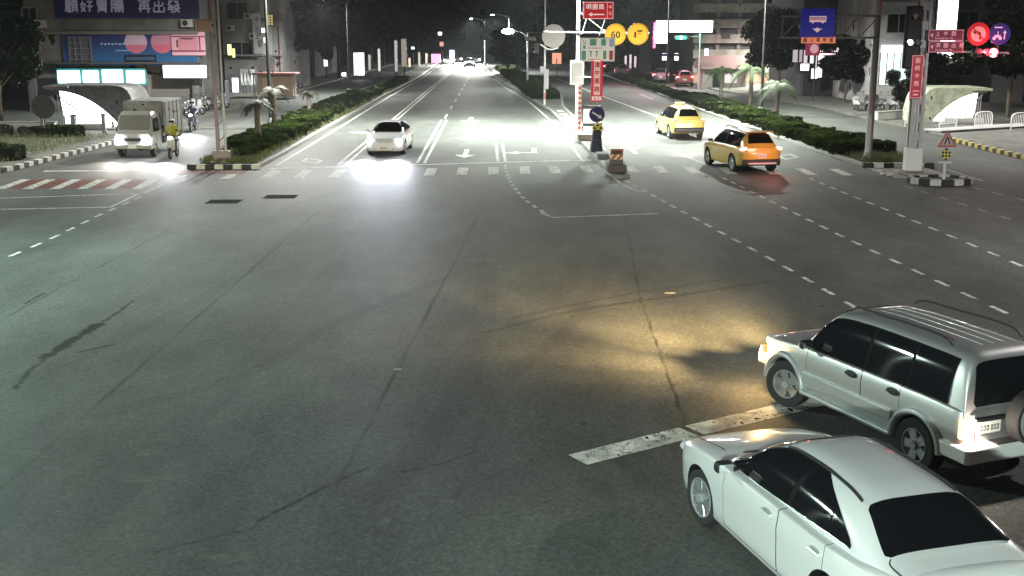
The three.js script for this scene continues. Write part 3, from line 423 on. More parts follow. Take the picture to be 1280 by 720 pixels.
{ // taxis driving away
  const t = makeCar({ ...crossSpec, paint: paintOf(.60, .50, .14) }, 'yellow taxi with roof sign driving away past the median', 'car', 9.05, 61.6, -.10, { name: 'taxi', brake: [6, .5, .4] });
  part(t.car, 'roof_sign', merge([rbox(.18, .13, .55, .05, -.1, 1.75, 0)]), mat(.6, .55, .3, .5)); part(t.car, 'rear_bumper', rbox(.2, .26, 1.6, .08, -2.2, .50, 0), M.dark); part(t.car, 'tailgate_panel', rbox(.03, .30, 1.25, .012, -2.225, .86, 0), t.paint);
  const q = makeCar({ ...crossSpec, paint: taxiYellow }, 'yellow taxi with lit tail lights crossing the zebra stripes', 'car', 9.45, 46.9, -.20, { name: 'taxi', brake: [14, 3.4, 2.8], beam: { color: [1, .9, .8], power: 500, reach: 12 } });
  const rq = V(-3.3, .8, 0).applyAxisAngle(V(0, 1, 0), Math.PI / 2 + .20), rl2 = new THREE.PointLight(new THREE.Color().setRGB(1, .3, .24), 5); rl2.name = 'tail_light_glow'; rl2.position.set(9.45 + rq.x, .95, -46.9 + rq.z); rl2.castShadow = true; rl2.shadow.radius = 10; scene.add(rl2);
  part(q.car, 'rear_bumper', rbox(.2, .26, 1.6, .08, -2.2, .46, 0), M.dark); part(q.car, 'tailgate_panel', rbox(.04, .34, 1.3, .015, -2.225, .86, 0), taxiYellow); part(q.car, 'bumper_guard', rbox(.06, .07, 1.2, .02, -2.3, .42, 0), mat(.6, .5, .5, .4)); part(q.car, 'spoiler', rbox(.3, .04, 1.2, .015, -1.78, 1.63, 0), q.paint);
  for (const k of [-1, 1]) part(q.car, 'roof_rail', tube([[-1.4, 1.62, k * .6], [-1.3, 1.70, k * .6], [0, 1.74, k * .62], [.1, 1.66, k * .62]], .018, 20), M.dark);
}
{ // far traffic
  const s = { ...sedanSpec, paint: paintOf(.35, .35, .37) };
  for (const [px, d, l] of [[563, 200, 'far oncoming car with white headlights near the road end'], [588, 186, 'far oncoming car with bright headlights in the inner lane'], [574, 214, 'far oncoming car with headlights between the two leading ones'], [596, 208, 'far oncoming car with headlights beside the middle median']]) makeCar(s, l, 'car', (px - 640) / FOCAL * d, d, Math.PI, { name: 'far_car', lit: [60, 58, 56], beam: { color: [1, .97, .9], power: 1500, reach: 25 }, group: 'far traffic' });
  makeCar({ ...crossSpec, paint: paintOf(.55, .55, .56) }, 'white car partly hidden behind the far right hedge', 'car', 13.6, 142, .12, { name: 'far_car', brake: [1.5, .1, .1] });
  makeCar({ ...crossSpec, paint: paintOf(.12, .12, .13) }, 'dark car with red tail lights left of the red one', 'car', 16.4, 127, .1, { name: 'far_car', brake: [30, 1.6, 2] }); makeCar({ ...crossSpec, paint: paintOf(.4, .4, .4) }, 'grey car with red tail lights far behind the right hedge', 'car', 12.0, 158, .1, { name: 'far_car', brake: [30, 1.6, 2] });
  makeCar({ ...crossSpec, paint: paintOf(.30, .06, .06) }, 'car with bright red tail lights under the green signal', 'car', 18.0, 120, .1, { name: 'far_car', brake: [30, 1.6, 2] });
}
// light truck in the side lane
{
  const t = thing('light_truck', 'small grey truck with canvas box and glaring headlights', 'truck', [-16.95, 0, -51.5]), grey = paintOf(.33, .33, .32), canvas = mat(.20, .20, .19, .9, { map: rep(mottled, .5) });
  // faces the camera: +z is its front
  const cab = loft([[-.85, 1.95, .78], [-.5, 2.02, .80], [.1, 2.0, .80], [.30, 1.92, .80], [.62, 1.18, .82], [.80, 1.05, .83], [.88, .75, .82], [.90, .45, .80]].map(([z, y, w]) => [[-w, .38, z], [w, .38, z], [w + .03, Math.min(1.0, y * .8), z], [w - .06, y - .1, z], [w - .14, y, z], [-w + .14, y, z], [-w + .06, y - .1, z], [-w - .03, Math.min(1.0, y * .8), z]]), .5);
  part(t, 'cab', cab, grey); part(t, 'windshield', grid((u, v) => [mix(-.70, .70, u), mix(1.22, 1.86, v), mix(.615, .335, v)], 4, 4), mat(.16, .155, .15, .12)); part(t, 'bumper', rbox(1.7, .2, .14, .04, 0, .5, .93), mat(.36, .36, .35, .5)); part(t, 'grille', rbox(.8, .14, .03, .01, 0, .80, .90), M.dark);
  for (const k of [-1, 1]) { part(t, 'headlight', ball(.17, k * .60, .74, .90, 1.15, 1, .5), glow(80, 77, 84, 1, 'headlight_glow')); part(t, 'mirror', merge([rbox(.10, .26, .05, .02, k * .98, 1.45, .45), bar([k * .8, 1.3, .45], [k * .98, 1.4, .45], .014)]), M.black); part(t, 'side_window', grid((u, v) => [k * (.835 - v * .04), mix(1.12, 1.72, v), mix(-.4, mix(.52, .30, v), u)], 3, 3), M.glass);
    for (const z of [.25, -2.4]) { const w = wheelParts(.31, .2, .2, 6), g = new THREE.Group(); g.name = 'wheel'; g.position.set(k * .72, .31, z); g.rotation.y = k * Math.PI / 2; t.add(g); part(g, 'tyre', w.tyre, M.rubber); part(g, 'rim', w.rim, M.grey); }
    const L = new THREE.SpotLight(new THREE.Color().setRGB(1, .90, .78), 100, 0, .45, 1); L.name = 'headlight_beam'; L.position.set(-16.95 + k * .6, .74, -51.5 + 1.1); L.target.position.set(-16.95 + k * .6, -.2, -42); L.castShadow = true; L.shadow.radius = 3; scene.add(L, L.target); }
  part(t, 'cargo_bed', rbox(1.7, .3, 3.0, .03, 0, .72, -2.35), M.dark); part(t, 'canvas_box', rbox(1.86, 1.60, 3.0, .10, 0, 1.62, -2.35, 3), canvas); for (let k = 0; k < 5; k++) part(t, 'canvas_hoop', merge([rbox(.03, 1.5, .05, .012, .935, 1.62, -3.6 + k * .62), rbox(.03, 1.5, .05, .012, -.935, 1.62, -3.6 + k * .62)]), canvas);
  part(t, 'chassis', rbox(.9, .16, 4.4, .03, 0, .45, -1.4), M.dark); part(t, 'number_plate', rbox(.36, .15, .012, .004, 0, .5, 1.005), M.white);
}
// scooters and riders
function smoothBody(bones, cell, colour) { // bones: [a, b, ra, rb, k]; one continuous skin
  const lo = V(1e9, 1e9, 1e9), hi = V(-1e9, -1e9, -1e9); bones.forEach(([a, b, ra, rb]) => { for (const [q, r] of [[a, ra], [b, rb]]) { lo.min(V(q[0] - r, q[1] - r, q[2] - r)); hi.max(V(q[0] + r, q[1] + r, q[2] + r)); } });
  const c = lo.clone().add(hi).multiplyScalar(.5), size = Math.max(hi.x - lo.x, hi.y - lo.y, hi.z - lo.z) * 1.12, n = Math.ceil(size / cell), mc = new MarchingCubes(n, M.grey, false, false, 90000); mc.isolation = 0;
  const B = bones.map(([a, b, ra, rb, m]) => ({ a: V(...a), ab: V(...b).sub(V(...a)), ra, rb, m })); const dist = (p) => { let s = 0; for (const q of B) { const ap = p.clone().sub(q.a), t = clamp(ap.dot(q.ab) / Math.max(1e-9, q.ab.lengthSq())), d = ap.addScaledVector(q.ab, -t).length() - mix(q.ra, q.rb, t); s += Math.exp(-d * 45); } return -Math.log(s) / 45; };
  const half = n / 2, p = V(); for (let z = 0; z < n; z++) for (let y = 0; y < n; y++) for (let x = 0; x < n; x++) { p.set((x - half) / half, (y - half) / half, (z - half) / half).multiplyScalar(size / 2).add(c); mc.field[x + y * n + z * n * n] = -dist(p); }
  mc.update(); const pos = mc.positionArray.slice(0, mc.count * 3), nor = mc.normalArray.slice(0, mc.count * 3), col = new Float32Array(pos.length);
  for (let i = 0; i < pos.length; i += 3) { pos[i] = pos[i] * size / 2 + c.x; pos[i + 1] = pos[i + 1] * size / 2 + c.y; pos[i + 2] = pos[i + 2] * size / 2 + c.z; p.set(pos[i], pos[i + 1], pos[i + 2]); let best = 1e9, m = 0; for (const q of B) { const ap = p.clone().sub(q.a), t = clamp(ap.dot(q.ab) / Math.max(1e-9, q.ab.lengthSq())), d = ap.addScaledVector(q.ab, -t).length() - mix(q.ra, q.rb, t); if (d < best) { best = d; m = q.m; } } const k = colour[m]; col[i] = k[0]; col[i + 1] = k[1]; col[i + 2] = k[2]; }
  const g = new THREE.BufferGeometry(); g.setAttribute('position', new THREE.BufferAttribute(pos, 3)); g.setAttribute('normal', new THREE.BufferAttribute(nor, 3)); g.setAttribute('color', new THREE.BufferAttribute(col, 3)); return g;
}
const skin = mat(1, 1, 1, .8, { vertexColors: true, name: 'clothes_and_skin' });
function riderGeo(jacket) { // seated on a scooter that faces +z; seat at y .78
  const c = [jacket, [.03, .03, .045], [.42, .28, .21], [.02, .02, .02]], b = [[[0, .88, -.18], [0, 1.30, -.10], .15, .17, 0], [[0, 1.30, -.10], [0, 1.42, -.07], .13, .075, 0], [[0, 1.42, -.07], [0, 1.58, -.03], .055, .085, 2]];
  for (const k of [-1, 1]) b.push([[k * .17, 1.36, -.10], [k * .28, 1.12, .10], .068, .052, 0], [[k * .28, 1.12, .10], [k * .27, 1.06, .36], .050, .038, 0], [[k * .27, 1.06, .36], [k * .27, 1.06, .44], .036, .034, 2], [[k * .10, .86, -.16], [k * .17, .80, .26], .098, .072, 1], [[k * .17, .80, .26], [k * .16, .40, .22], .07, .05, 1], [[k * .16, .36, .20], [k * .16, .345, .34], .045, .04, 3]);
  return smoothBody(b, .026, c);
}
function scooterParts(o, bodyM, lit) {
  for (const z of [.62, -.60]) { const w = new THREE.Group(); w.name = 'wheel'; o.add(w); w.position.set(0, .24, z); w.rotation.y = Math.PI / 2; part(w, 'tyre', new THREE.TorusGeometry(.19, .055, 8, 22), M.rubber); part(w, 'rim', cyl(.14, .14, .05, 0, -.025, 0, 14).rotateX(Math.PI / 2), M.rim); }
  part(o, 'leg_shield', loft([[.30, .36, .14], [.40, .52, .17], [.46, .75, .19], [.46, .92, .14], [.42, 1.0, .08]].map(([z, y, w]) => [[-w, y, z - .05], [w, y, z - .05], [w * .7, y, z + .06], [0, y, z + .09], [-w * .7, y, z + .06]]), .6), bodyM); part(o, 'floor', rbox(.30, .06, .5, .02, 0, .30, .08), M.dark);
  part(o, 'rear_body', loft([[-.12, .42, .12], [-.30, .55, .16], [-.60, .62, .15], [-.88, .68, .07]].map(([z, y, w]) => [[-w, y - .16, z], [w, y - .16, z], [w, y + .05, z], [w * .7, y + .12, z], [-w * .7, y + .12, z], [-w, y + .05, z]]), .6), bodyM); part(o, 'seat', rbox(.26, .10, .68, .045, 0, .76, -.36, 3), M.dark);
  part(o, 'fork', merge([bar([.05, .24, .62], [.05, .85, .42], .02), bar([-.05, .24, .62], [-.05, .85, .42], .02)]), M.steel); part(o, 'mudguard', new THREE.TorusGeometry(.27, .06, 6, 14, Math.PI * .7).rotateY(Math.PI / 2).rotateX(-.3).translate(0, .24, .62), bodyM);
  part(o, 'handlebar', bar([-.33, 1.03, .40], [.33, 1.03, .40], .016), M.black); for (const k of [-1, 1]) part(o, 'mirror', merge([bar([k * .22, 1.03, .4], [k * .27, 1.22, .36], .007), rbox(.11, .07, .02, .009, k * .28, 1.25, .36)]), M.black);
  part(o, 'headlight', ball(.075, 0, .93, .52, 1.3, .9, .6), lit ? glow(...lit, 1, 'headlight_glow') : mat(.4, .4, .42, .15)); part(o, 'tail_light', ball(.05, 0, .72, -.93, 1.5, .7, .5), mat(.3, .01, .02, .2)); part(o, 'number_plate', rbox(.2, .13, .01, .004, 0, .52, -.9), M.white);
}
const helmetGeo = merge([new THREE.SphereGeometry(.135, 16, 12, 0, 7, 0, 1.9).scale(1, 1.05, 1.12).translate(0, 1.62, -.02)]), visorGeo = new THREE.SphereGeometry(.138, 12, 8, .4, 2.3, 1.25, .6).scale(1, 1.05, 1.12).translate(0, 1.62, -.02);
function ridden(x, d, turn, bodyM, jacket, helmet, lit, power, l1, l2) {
  const s = thing('scooter', l1, 'scooter', [x, 0, -d], turn); scooterParts(s, bodyM, lit);
  const p = thing('person', l2, 'person', [x, 0, -d], turn); part(p, 'body', riderGeo(jacket), skin); part(p, 'helmet', helmetGeo, helmet); part(p, 'visor', visorGeo, M.glass);
  const L = new THREE.SpotLight(new THREE.Color().setRGB(.95, .97, 1), power, 0, .6, .9), f = V(0, 0, 1).applyAxisAngle(V(0, 1, 0), turn); L.name = 'headlight_beam'; L.position.set(x + f.x * .62, .93, -d + f.z * .62); L.target.position.set(x + f.x * 8, 0, -d + f.z * 8); L.castShadow = true; scene.add(L, L.target);
}
ridden(-15.15, 50.6, .05, mat(.5, .5, .5, .3, { clearcoat: 1 }), [.30, .30, .03], mat(.5, .5, .48, .3), [30, 29, 30], 120, 'scooter with glaring headlight riding beside the truck', 'person in yellow-green jacket riding the scooter beside the truck');
ridden(-18.1, 64.5, .05, mat(.08, .08, .12, .3, { clearcoat: 1 }), [.10, .10, .16], mat(.12, .12, .14, .3), [26, 26, 34], 200, 'scooter with bright headlight riding far behind the truck', 'person in dark clothes riding the scooter behind the truck');
{
  const base = thing('parked_scooter', 'parked scooter standing before the shop fronts', 'scooter', [-21.6, .13, -70], 1.2, 'scooters parked before the shops'); scooterParts(base, mat(.10, .10, .11, .35, { clearcoat: 1 }));
  const light = thing('parked_scooter', 'pale parked scooter standing before the shop fronts', 'scooter', [-21.2, .13, -76], 1.25, 'pale scooters parked before the shops'); scooterParts(light, mat(.45, .45, .46, .35, { clearcoat: 1 }));
  for (let k = 0; k < 8; k++) copy(k % 3 ? base : light, [-21.7 + rr(-.2, .2) + (k > 5 ? .4 : 0), .13, -(72.3 + k * 1.5)], 1.2 + rr(-.15, .15));
  for (let k = 0; k < 6; k++) copy(k % 2 ? base : light, [-21.2 + rr(-.2, .2), .13, -(100 + k * 2.4)], 1.2 + rr(-.15, .15));
  for (let k = 0; k < 8; k++) copy(k % 3 ? base : light, [24.2 + k * .95 * .9, .13, -(80 + rr(0, .6))], Math.PI + rr(-.15, .15), k % 3 ? 'parked scooter in the row before the dark right building' : 'pale parked scooter in the row before the dark right building').userData.group = 'scooters parked at the right';
}
// ---------------------------------------------------------------- lettering drawn stroke by stroke (0..100 grid, y down)
const GLYPH = {
  '顧': [[6, 8, 46, 8], [10, 18, 44, 18, 44, 34, 10, 34], [10, 18, 10, 60, 3, 92], [24, 38, 18, 56], [22, 50, 22, 94], [22, 50, 46, 50], [22, 64, 46, 64], [22, 78, 46, 78], [22, 92, 48, 92], [34, 40, 34, 92], [52, 8, 98, 8], [74, 8, 70, 20], [58, 20, 92, 20, 92, 74, 58, 74, 58, 20], [58, 38, 92, 38], [58, 56, 92, 56], [66, 76, 54, 94], [84, 76, 97, 94]],
  '好': [[22, 8, 10, 60, 40, 90], [38, 30, 30, 65, 5, 92], [2, 34, 46, 34], [54, 14, 88, 14, 72, 34], [72, 34, 72, 84, 62, 90], [50, 50, 98, 50]],
  '胃': [[18, 6, 82, 6, 82, 42, 18, 42, 18, 6], [50, 6, 50, 42], [18, 24, 82, 24], [24, 52, 24, 78, 16, 96], [24, 52, 78, 52, 78, 92, 68, 92], [24, 66, 78, 66], [24, 79, 78, 79]],
  '腸': [[8, 8, 8, 65, 3, 95], [8, 8, 34, 8, 34, 92, 28, 92], [8, 35, 34, 35], [8, 60, 34, 60], [50, 5, 90, 5, 90, 36, 50, 36, 50, 5], [50, 20, 90, 20], [42, 46, 98, 46], [55, 50, 42, 72], [50, 58, 94, 58, 88, 92, 80, 90], [64, 60, 46, 90], [80, 60, 60, 95]],
  '再': [[5, 10, 95, 10], [20, 28, 20, 96], [20, 28, 80, 28, 80, 94, 70, 92], [50, 10, 50, 68], [20, 47, 80, 47], [3, 68, 97, 68]],
  '出': [[50, 5, 50, 92], [20, 18, 20, 46, 80, 46], [80, 18, 80, 46], [10, 56, 10, 92, 90, 92], [90, 56, 90, 92]],
  '發': [[12, 12, 36, 10, 6, 40], [20, 24, 12, 18], [58, 5, 68, 20, 96, 40], [88, 8, 74, 20], [10, 46, 42, 46, 42, 60, 12, 60, 10, 74, 42, 74, 38, 95, 28, 92], [60, 44, 60, 56, 52, 64], [60, 44, 82, 44, 82, 58, 94, 58], [54, 68, 88, 68, 50, 97], [60, 74, 95, 97]],
  '上': [[48, 8, 48, 90], [48, 42, 84, 42], [6, 90, 95, 90]],
  '海': [[10, 12, 20, 22], [6, 38, 16, 46], [8, 92, 24, 64], [44, 6, 32, 26], [42, 16, 94, 16], [44, 30, 36, 84, 92, 84], [44, 30, 90, 30, 84, 95], [30, 56, 98, 56], [60, 36, 66, 46], [58, 64, 64, 74]],
  '公': [[35, 12, 10, 50], [62, 10, 92, 50], [48, 50, 26, 88, 76, 82], [66, 66, 84, 94]],
  '車': [[10, 14, 90, 14], [22, 28, 78, 28, 78, 62, 22, 62, 22, 28], [22, 45, 78, 45], [5, 78, 95, 78], [50, 4, 50, 98]],
  '用': [[22, 10, 22, 60, 10, 94], [22, 10, 80, 10, 80, 94], [22, 36, 80, 36], [22, 60, 80, 60], [50, 10, 50, 94]],
  '路': [[10, 10, 40, 10, 40, 36, 10, 36, 10, 10], [26, 36, 26, 88], [12, 52, 12, 88], [26, 60, 44, 60], [5, 90, 46, 84], [66, 5, 50, 34], [62, 16, 88, 16, 48, 56], [60, 26, 96, 54], [58, 60, 90, 60, 90, 92, 58, 92, 58, 60]],
  '國': [[10, 8, 90, 8, 90, 94, 10, 94, 10, 8], [24, 28, 76, 28], [28, 42, 48, 42, 48, 60, 28, 60, 28, 42], [22, 74, 50, 72], [56, 16, 62, 60, 78, 80], [76, 46, 54, 78]],
  '中': [[16, 26, 84, 26, 84, 62, 16, 62, 16, 26], [50, 6, 50, 96]],
  '明': [[8, 14, 38, 14, 38, 76, 8, 76, 8, 14], [8, 44, 38, 44], [54, 8, 54, 60, 42, 94], [54, 8, 90, 8, 90, 92, 80, 92], [54, 34, 90, 34], [54, 58, 90, 58]],
  '道': [[52, 4, 56, 14], [80, 4, 74, 14], [34, 20, 98, 20], [64, 20, 60, 30], [48, 30, 86, 30, 86, 76, 48, 76, 48, 30], [48, 45, 86, 45], [48, 60, 86, 60], [12, 8, 22, 20], [6, 34, 26, 34, 18, 54, 24, 74, 8, 90], [16, 80, 40, 92, 98, 92]],
};
function glyph(c, ch, x, y, s, w = .1) { c.lineWidth = s * w; c.lineCap = 'butt'; c.lineJoin = 'miter'; for (const st of GLYPH[ch] ?? []) { c.beginPath(); for (let i = 0; i < st.length; i += 2) { const X = x + st[i] / 100 * s, Y = y + st[i + 1] / 100 * s; i ? c.lineTo(X, Y) : c.moveTo(X, Y); } c.stroke(); } }
const row = (c, str, x, y, s, step, w) => [...str].forEach((ch, i) => glyph(c, ch, x + i * step, y, s, w));
// a sign's face as a lit or painted panel
const face = (tex, glowK = 0, rough = .5, name = 'sign_face') => { const m = new THREE.MeshStandardMaterial({ map: tex, roughness: rough, name }); if (glowK) { m.emissiveMap = tex; m.emissive = new THREE.Color(1, 1, 1); m.emissiveIntensity = glowK; } return m; };
const panel = (o, name, w, h, m, x, y, z, t = .05, back = M.grey, rotY = 0) => { const g = new THREE.Group(); g.name = name; g.position.set(x, y, z); g.rotation.y = rotY; o.add(g); part(g, 'panel', box(w, h, t, 0, 0, -t / 2 - .004), back); part(g, 'face', new THREE.PlaneGeometry(w, h), m); return g; };
const disc = (o, name, r, m, x, y, z, t = .04) => { const g = new THREE.Group(); g.name = name; g.position.set(x, y, z); o.add(g); part(g, 'panel', cyl(r, r, t, 0, 0, 0, 32).rotateX(Math.PI / 2).translate(0, 0, -t - .004), M.grey); part(g, 'face', new THREE.CircleGeometry(r, 32), m); return g; };
function spot(x, y, z, tx, ty, tz, color, power, angle, soft = 8, pen = .8, name = 'street_light_beam') { const L = new THREE.SpotLight(new THREE.Color().setRGB(...color), power, 0, angle, pen); L.name = name; L.position.set(x, y, z); L.target.position.set(tx, ty, tz); L.castShadow = true; L.shadow.radius = soft; scene.add(L, L.target); return L; }
function areaLight(x, y, z, w, h, color, power, tx, ty, tz) { const L = new THREE.RectAreaLight(new THREE.Color().setRGB(...color), power, w, h); L.name = 'panel_light'; L.position.set(x, y, z); L.lookAt(tx, ty, tz); scene.add(L); return L; }

// ---------------------------------------------------------------- street lamps
function streetLamp(label, x, d, h, arms, color, power, o = {}) {
  const t = thing('street_lamp', label, 'street lamp', [x, o.base ?? 0, -d], 0, o.group);
  part(t, 'base', merge([cyl(.22, .17, .5), box(.5, .06, .5, 0, .03, 0)]), M.galvanised); part(t, 'pole', cyl(.11, .075, h, 0, 0, 0, 16), o.mat ?? M.polePaint);
  for (const [ax, az] of arms) {
    const L = Math.hypot(ax, az); part(t, 'arm', tube([[0, h - .5, 0], [ax * .3, h, az * .3], [ax * .8, h + .22, az * .8], [ax, h + .22, az]], .04, 16, 8), o.mat ?? M.polePaint);
    const head = new THREE.Group(); head.name = 'lamp_head'; head.position.set(ax, h + .2, az); head.rotation.y = -Math.atan2(az, ax); t.add(head); part(head, 'housing', rbox(.7, .1, .3, .045, .25, .02, 0), M.grey); part(head, 'lamp_glass', ball(.2, .27, -.03, 0, 1.2 * (o.lens ?? 1), .5 * (o.lens ?? 1), .6 * (o.lens ?? 1)), glow(...color, o.glow ?? 60, 'lamp_glass_glow'));
    const k = .27 / L, wx = x + ax * (1 + k), wz = -d + az * (1 + k); spot(wx, (o.base ?? 0) + h + .08, wz, wx + (o.lean?.[0] ?? 0), 0, wz + (o.lean?.[1] ?? 0), color, power, o.angle ?? 1.4, 12, o.pen ?? .5);
  }
  return t;
}
streetLamp('tall double-armed street lamp on the middle median', 3.75, 65.6, 9.6, [[-2.5, 0], [2.3, 0]], [.92, 1, .90], 2900, { base: .15, angle: 1.4, pen: 1 });
streetLamp('street lamp standing behind the near edge of the junction', -5.0, -4, 5.0, [[1.0, -.1]], [.80, 1, .90], 2150, { angle: 1.53, pen: .06 });
streetLamp('street lamp standing left of the junction', -17, 24, 8, [[1.0, 0]], [.74, 1, .87], 900, { angle: 1.5, pen: .1 });
{ // lamp seen full face between the trees
  streetLamp('single-armed street lamp shining between the median trees', 1.6, 119, 5.25, [[-1.75, 0]], [.90, 1, .95], 2800, { base: .15, angle: 1.4, glow: 200, lens: 2.6 });
  streetLamp('far street lamp over the oncoming lanes beyond the trees', -.4, 158, 7.5, [[-2, 0]], [.95, 1, .95], 2200, { base: .15 });
  streetLamp('farthest street lamp near the end of the road', -4.5, 192, 7.5, [[-2, 0]], [.95, 1, .95], 2200);
  streetLamp('added fill lamp over the side lane beyond the left hedge', -14.2, 100, 8, [[-1.8, 0]], [.95, .97, .9], 1100, { base: .15, mat: M.dark });  // lamp added for brightness along the side lane
  streetLamp('thin dark pole with added unseen fill lamp above the left median hedge', -14.0, 66, 9.5, [[1.4, 0]], [.98, .98, .90], 2300, { base: .15, mat: M.dark, angle: 1.45, pen: .2 });  // unseen lamp head, added to brighten the left hedge
  streetLamp('thin dark pole with added unseen fill lamp above the right median palms', 16.5, 75.5, 9.5, [[-2, 0]], [.95, 1, .88], 2300, { base: .15, mat: M.dark, angle: 1.45, pen: .2 });  // lamp head out of view, added as fill for hedge and palms
  streetLamp('added fill lamp rising above the far right hedge', 14.6, 108, 9.5, [[-2, 0]], [.95, 1, .9], 900, { base: .15, mat: M.dark });  // another of the added side lamps
  streetLamp('added unseen fill lamp at the right edge of the junction', 21.5, 23, 9, [[-1, 0]], [1, .96, .92], 760, { angle: 1.5, pen: .1 });  // unseen lamp put in to brighten the right-hand posts and signs
  streetLamp('added unseen fill lamp beside the right pavement by the station entrance', 28.5, 60, 9.5, [[-1.5, 0]], [1, .95, .9], 600, { base: .13 }); streetLamp('added unseen fill lamp behind the left corner lawn', -26.5, 49, 8, [[1, 0]], [1, .98, .85], 420, { base: .13 }); streetLamp('added fill lamp on the pavement before the banded parking building', 30, 116.5, 8.5, [[-1.5, 0]], [1, .96, .86], 3200, { base: .13, mat: M.dark });  // three lamps added as fill: right pavement, left lawn tree, parking facade
}
// ---------------------------------------------------------------- signs on the middle median
{ // mast arm on the lamp pole carrying the round speed signs and the red sign
  const t = thing('sign_mast', 'horizontal sign arm fixed to the double-armed lamp pole', 'sign arm', [3.75, 5.42, -65.4]); part(t, 'arm', merge([bar([-1.9, .08, 0], [4.0, .0, 0], .045), bar([0, 1.2, 0], [1.6, .05, 0], .02)]), M.galvanised); part(t, 'clamp', cyl(.13, .13, .3, 0, -.1, -.2), M.dark);
  const round = (name, label, px, py, draw) => { const p = P(px, py, 65.0), o = thing(name, label, 'sign', [p.x, p.y, p.z]); const f = disc(o, 'sign_plate', .60, face(canvasTex(256, 256, draw), .85), 0, 0, 0); part(o, 'bracket', bar([0, 0, -.06], [0, 0, -.32], .03), M.dark); return o; };
  const ring = (c) => { c.fillStyle = '#e6b93c'; c.fillRect(0, 0, 256, 256); c.strokeStyle = '#c9a02a'; c.lineWidth = 20; c.beginPath(); c.arc(128, 128, 118, 0, 7); c.stroke(); };
  round('speed_limit_sign', 'round yellow sign reading 60 beside the lamp pole', 769.5, 43, (c) => { ring(c); c.fillStyle = '#231d06'; c.font = 'bold 104px sans-serif'; c.textAlign = 'center'; c.textBaseline = 'middle'; c.fillText('60', 128, 132); });
  round('turn_sign', 'round yellow sign with small black turn mark', 797.5, 42.5, (c) => { ring(c); c.fillStyle = '#2a2208'; c.fillRect(84, 104, 22, 66); c.fillRect(118, 84, 62, 18); c.fillStyle = '#d6571e'; c.fillRect(124, 116, 36, 14); });
  const p = P(748, 13, 65.2), r = thing('direction_sign', 'red rectangular direction sign with white arrow above the yellow discs', 'sign', [p.x, p.y, p.z]);
  panel(r, 'sign_plate', 1.72, .96, face(canvasTex(360, 200, (c) => { c.fillStyle = '#b3121c'; c.fillRect(0, 0, 360, 200); c.strokeStyle = '#e9c9c4'; c.lineWidth = 7; c.strokeRect(8, 8, 344, 184); c.strokeStyle = '#f0dcd8'; row(c, '明國路', 36, 26, 62, 74, .13); c.lineWidth = 14; c.beginPath(); c.moveTo(250, 146); c.lineTo(90, 146); c.stroke(); c.fillStyle = '#f0dcd8'; c.beginPath(); c.moveTo(60, 146); c.lineTo(106, 122); c.lineTo(106, 170); c.fill(); c.lineWidth = 5; c.beginPath(); c.moveTo(284, 10); c.lineTo(284, 190); c.stroke(); row(c, '中', 298, 40, 40, 0, .12); row(c, '公', 298, 110, 40, 0, .12); }), .55), 0, 0, 0); part(r, 'hanger', merge([bar([-.4, .45, -.1], [-.9, -1.3, -.1], .025), bar([.4, -.48, -.1], [.1, -1.36, -.1], .025)]), M.galvanised);
}
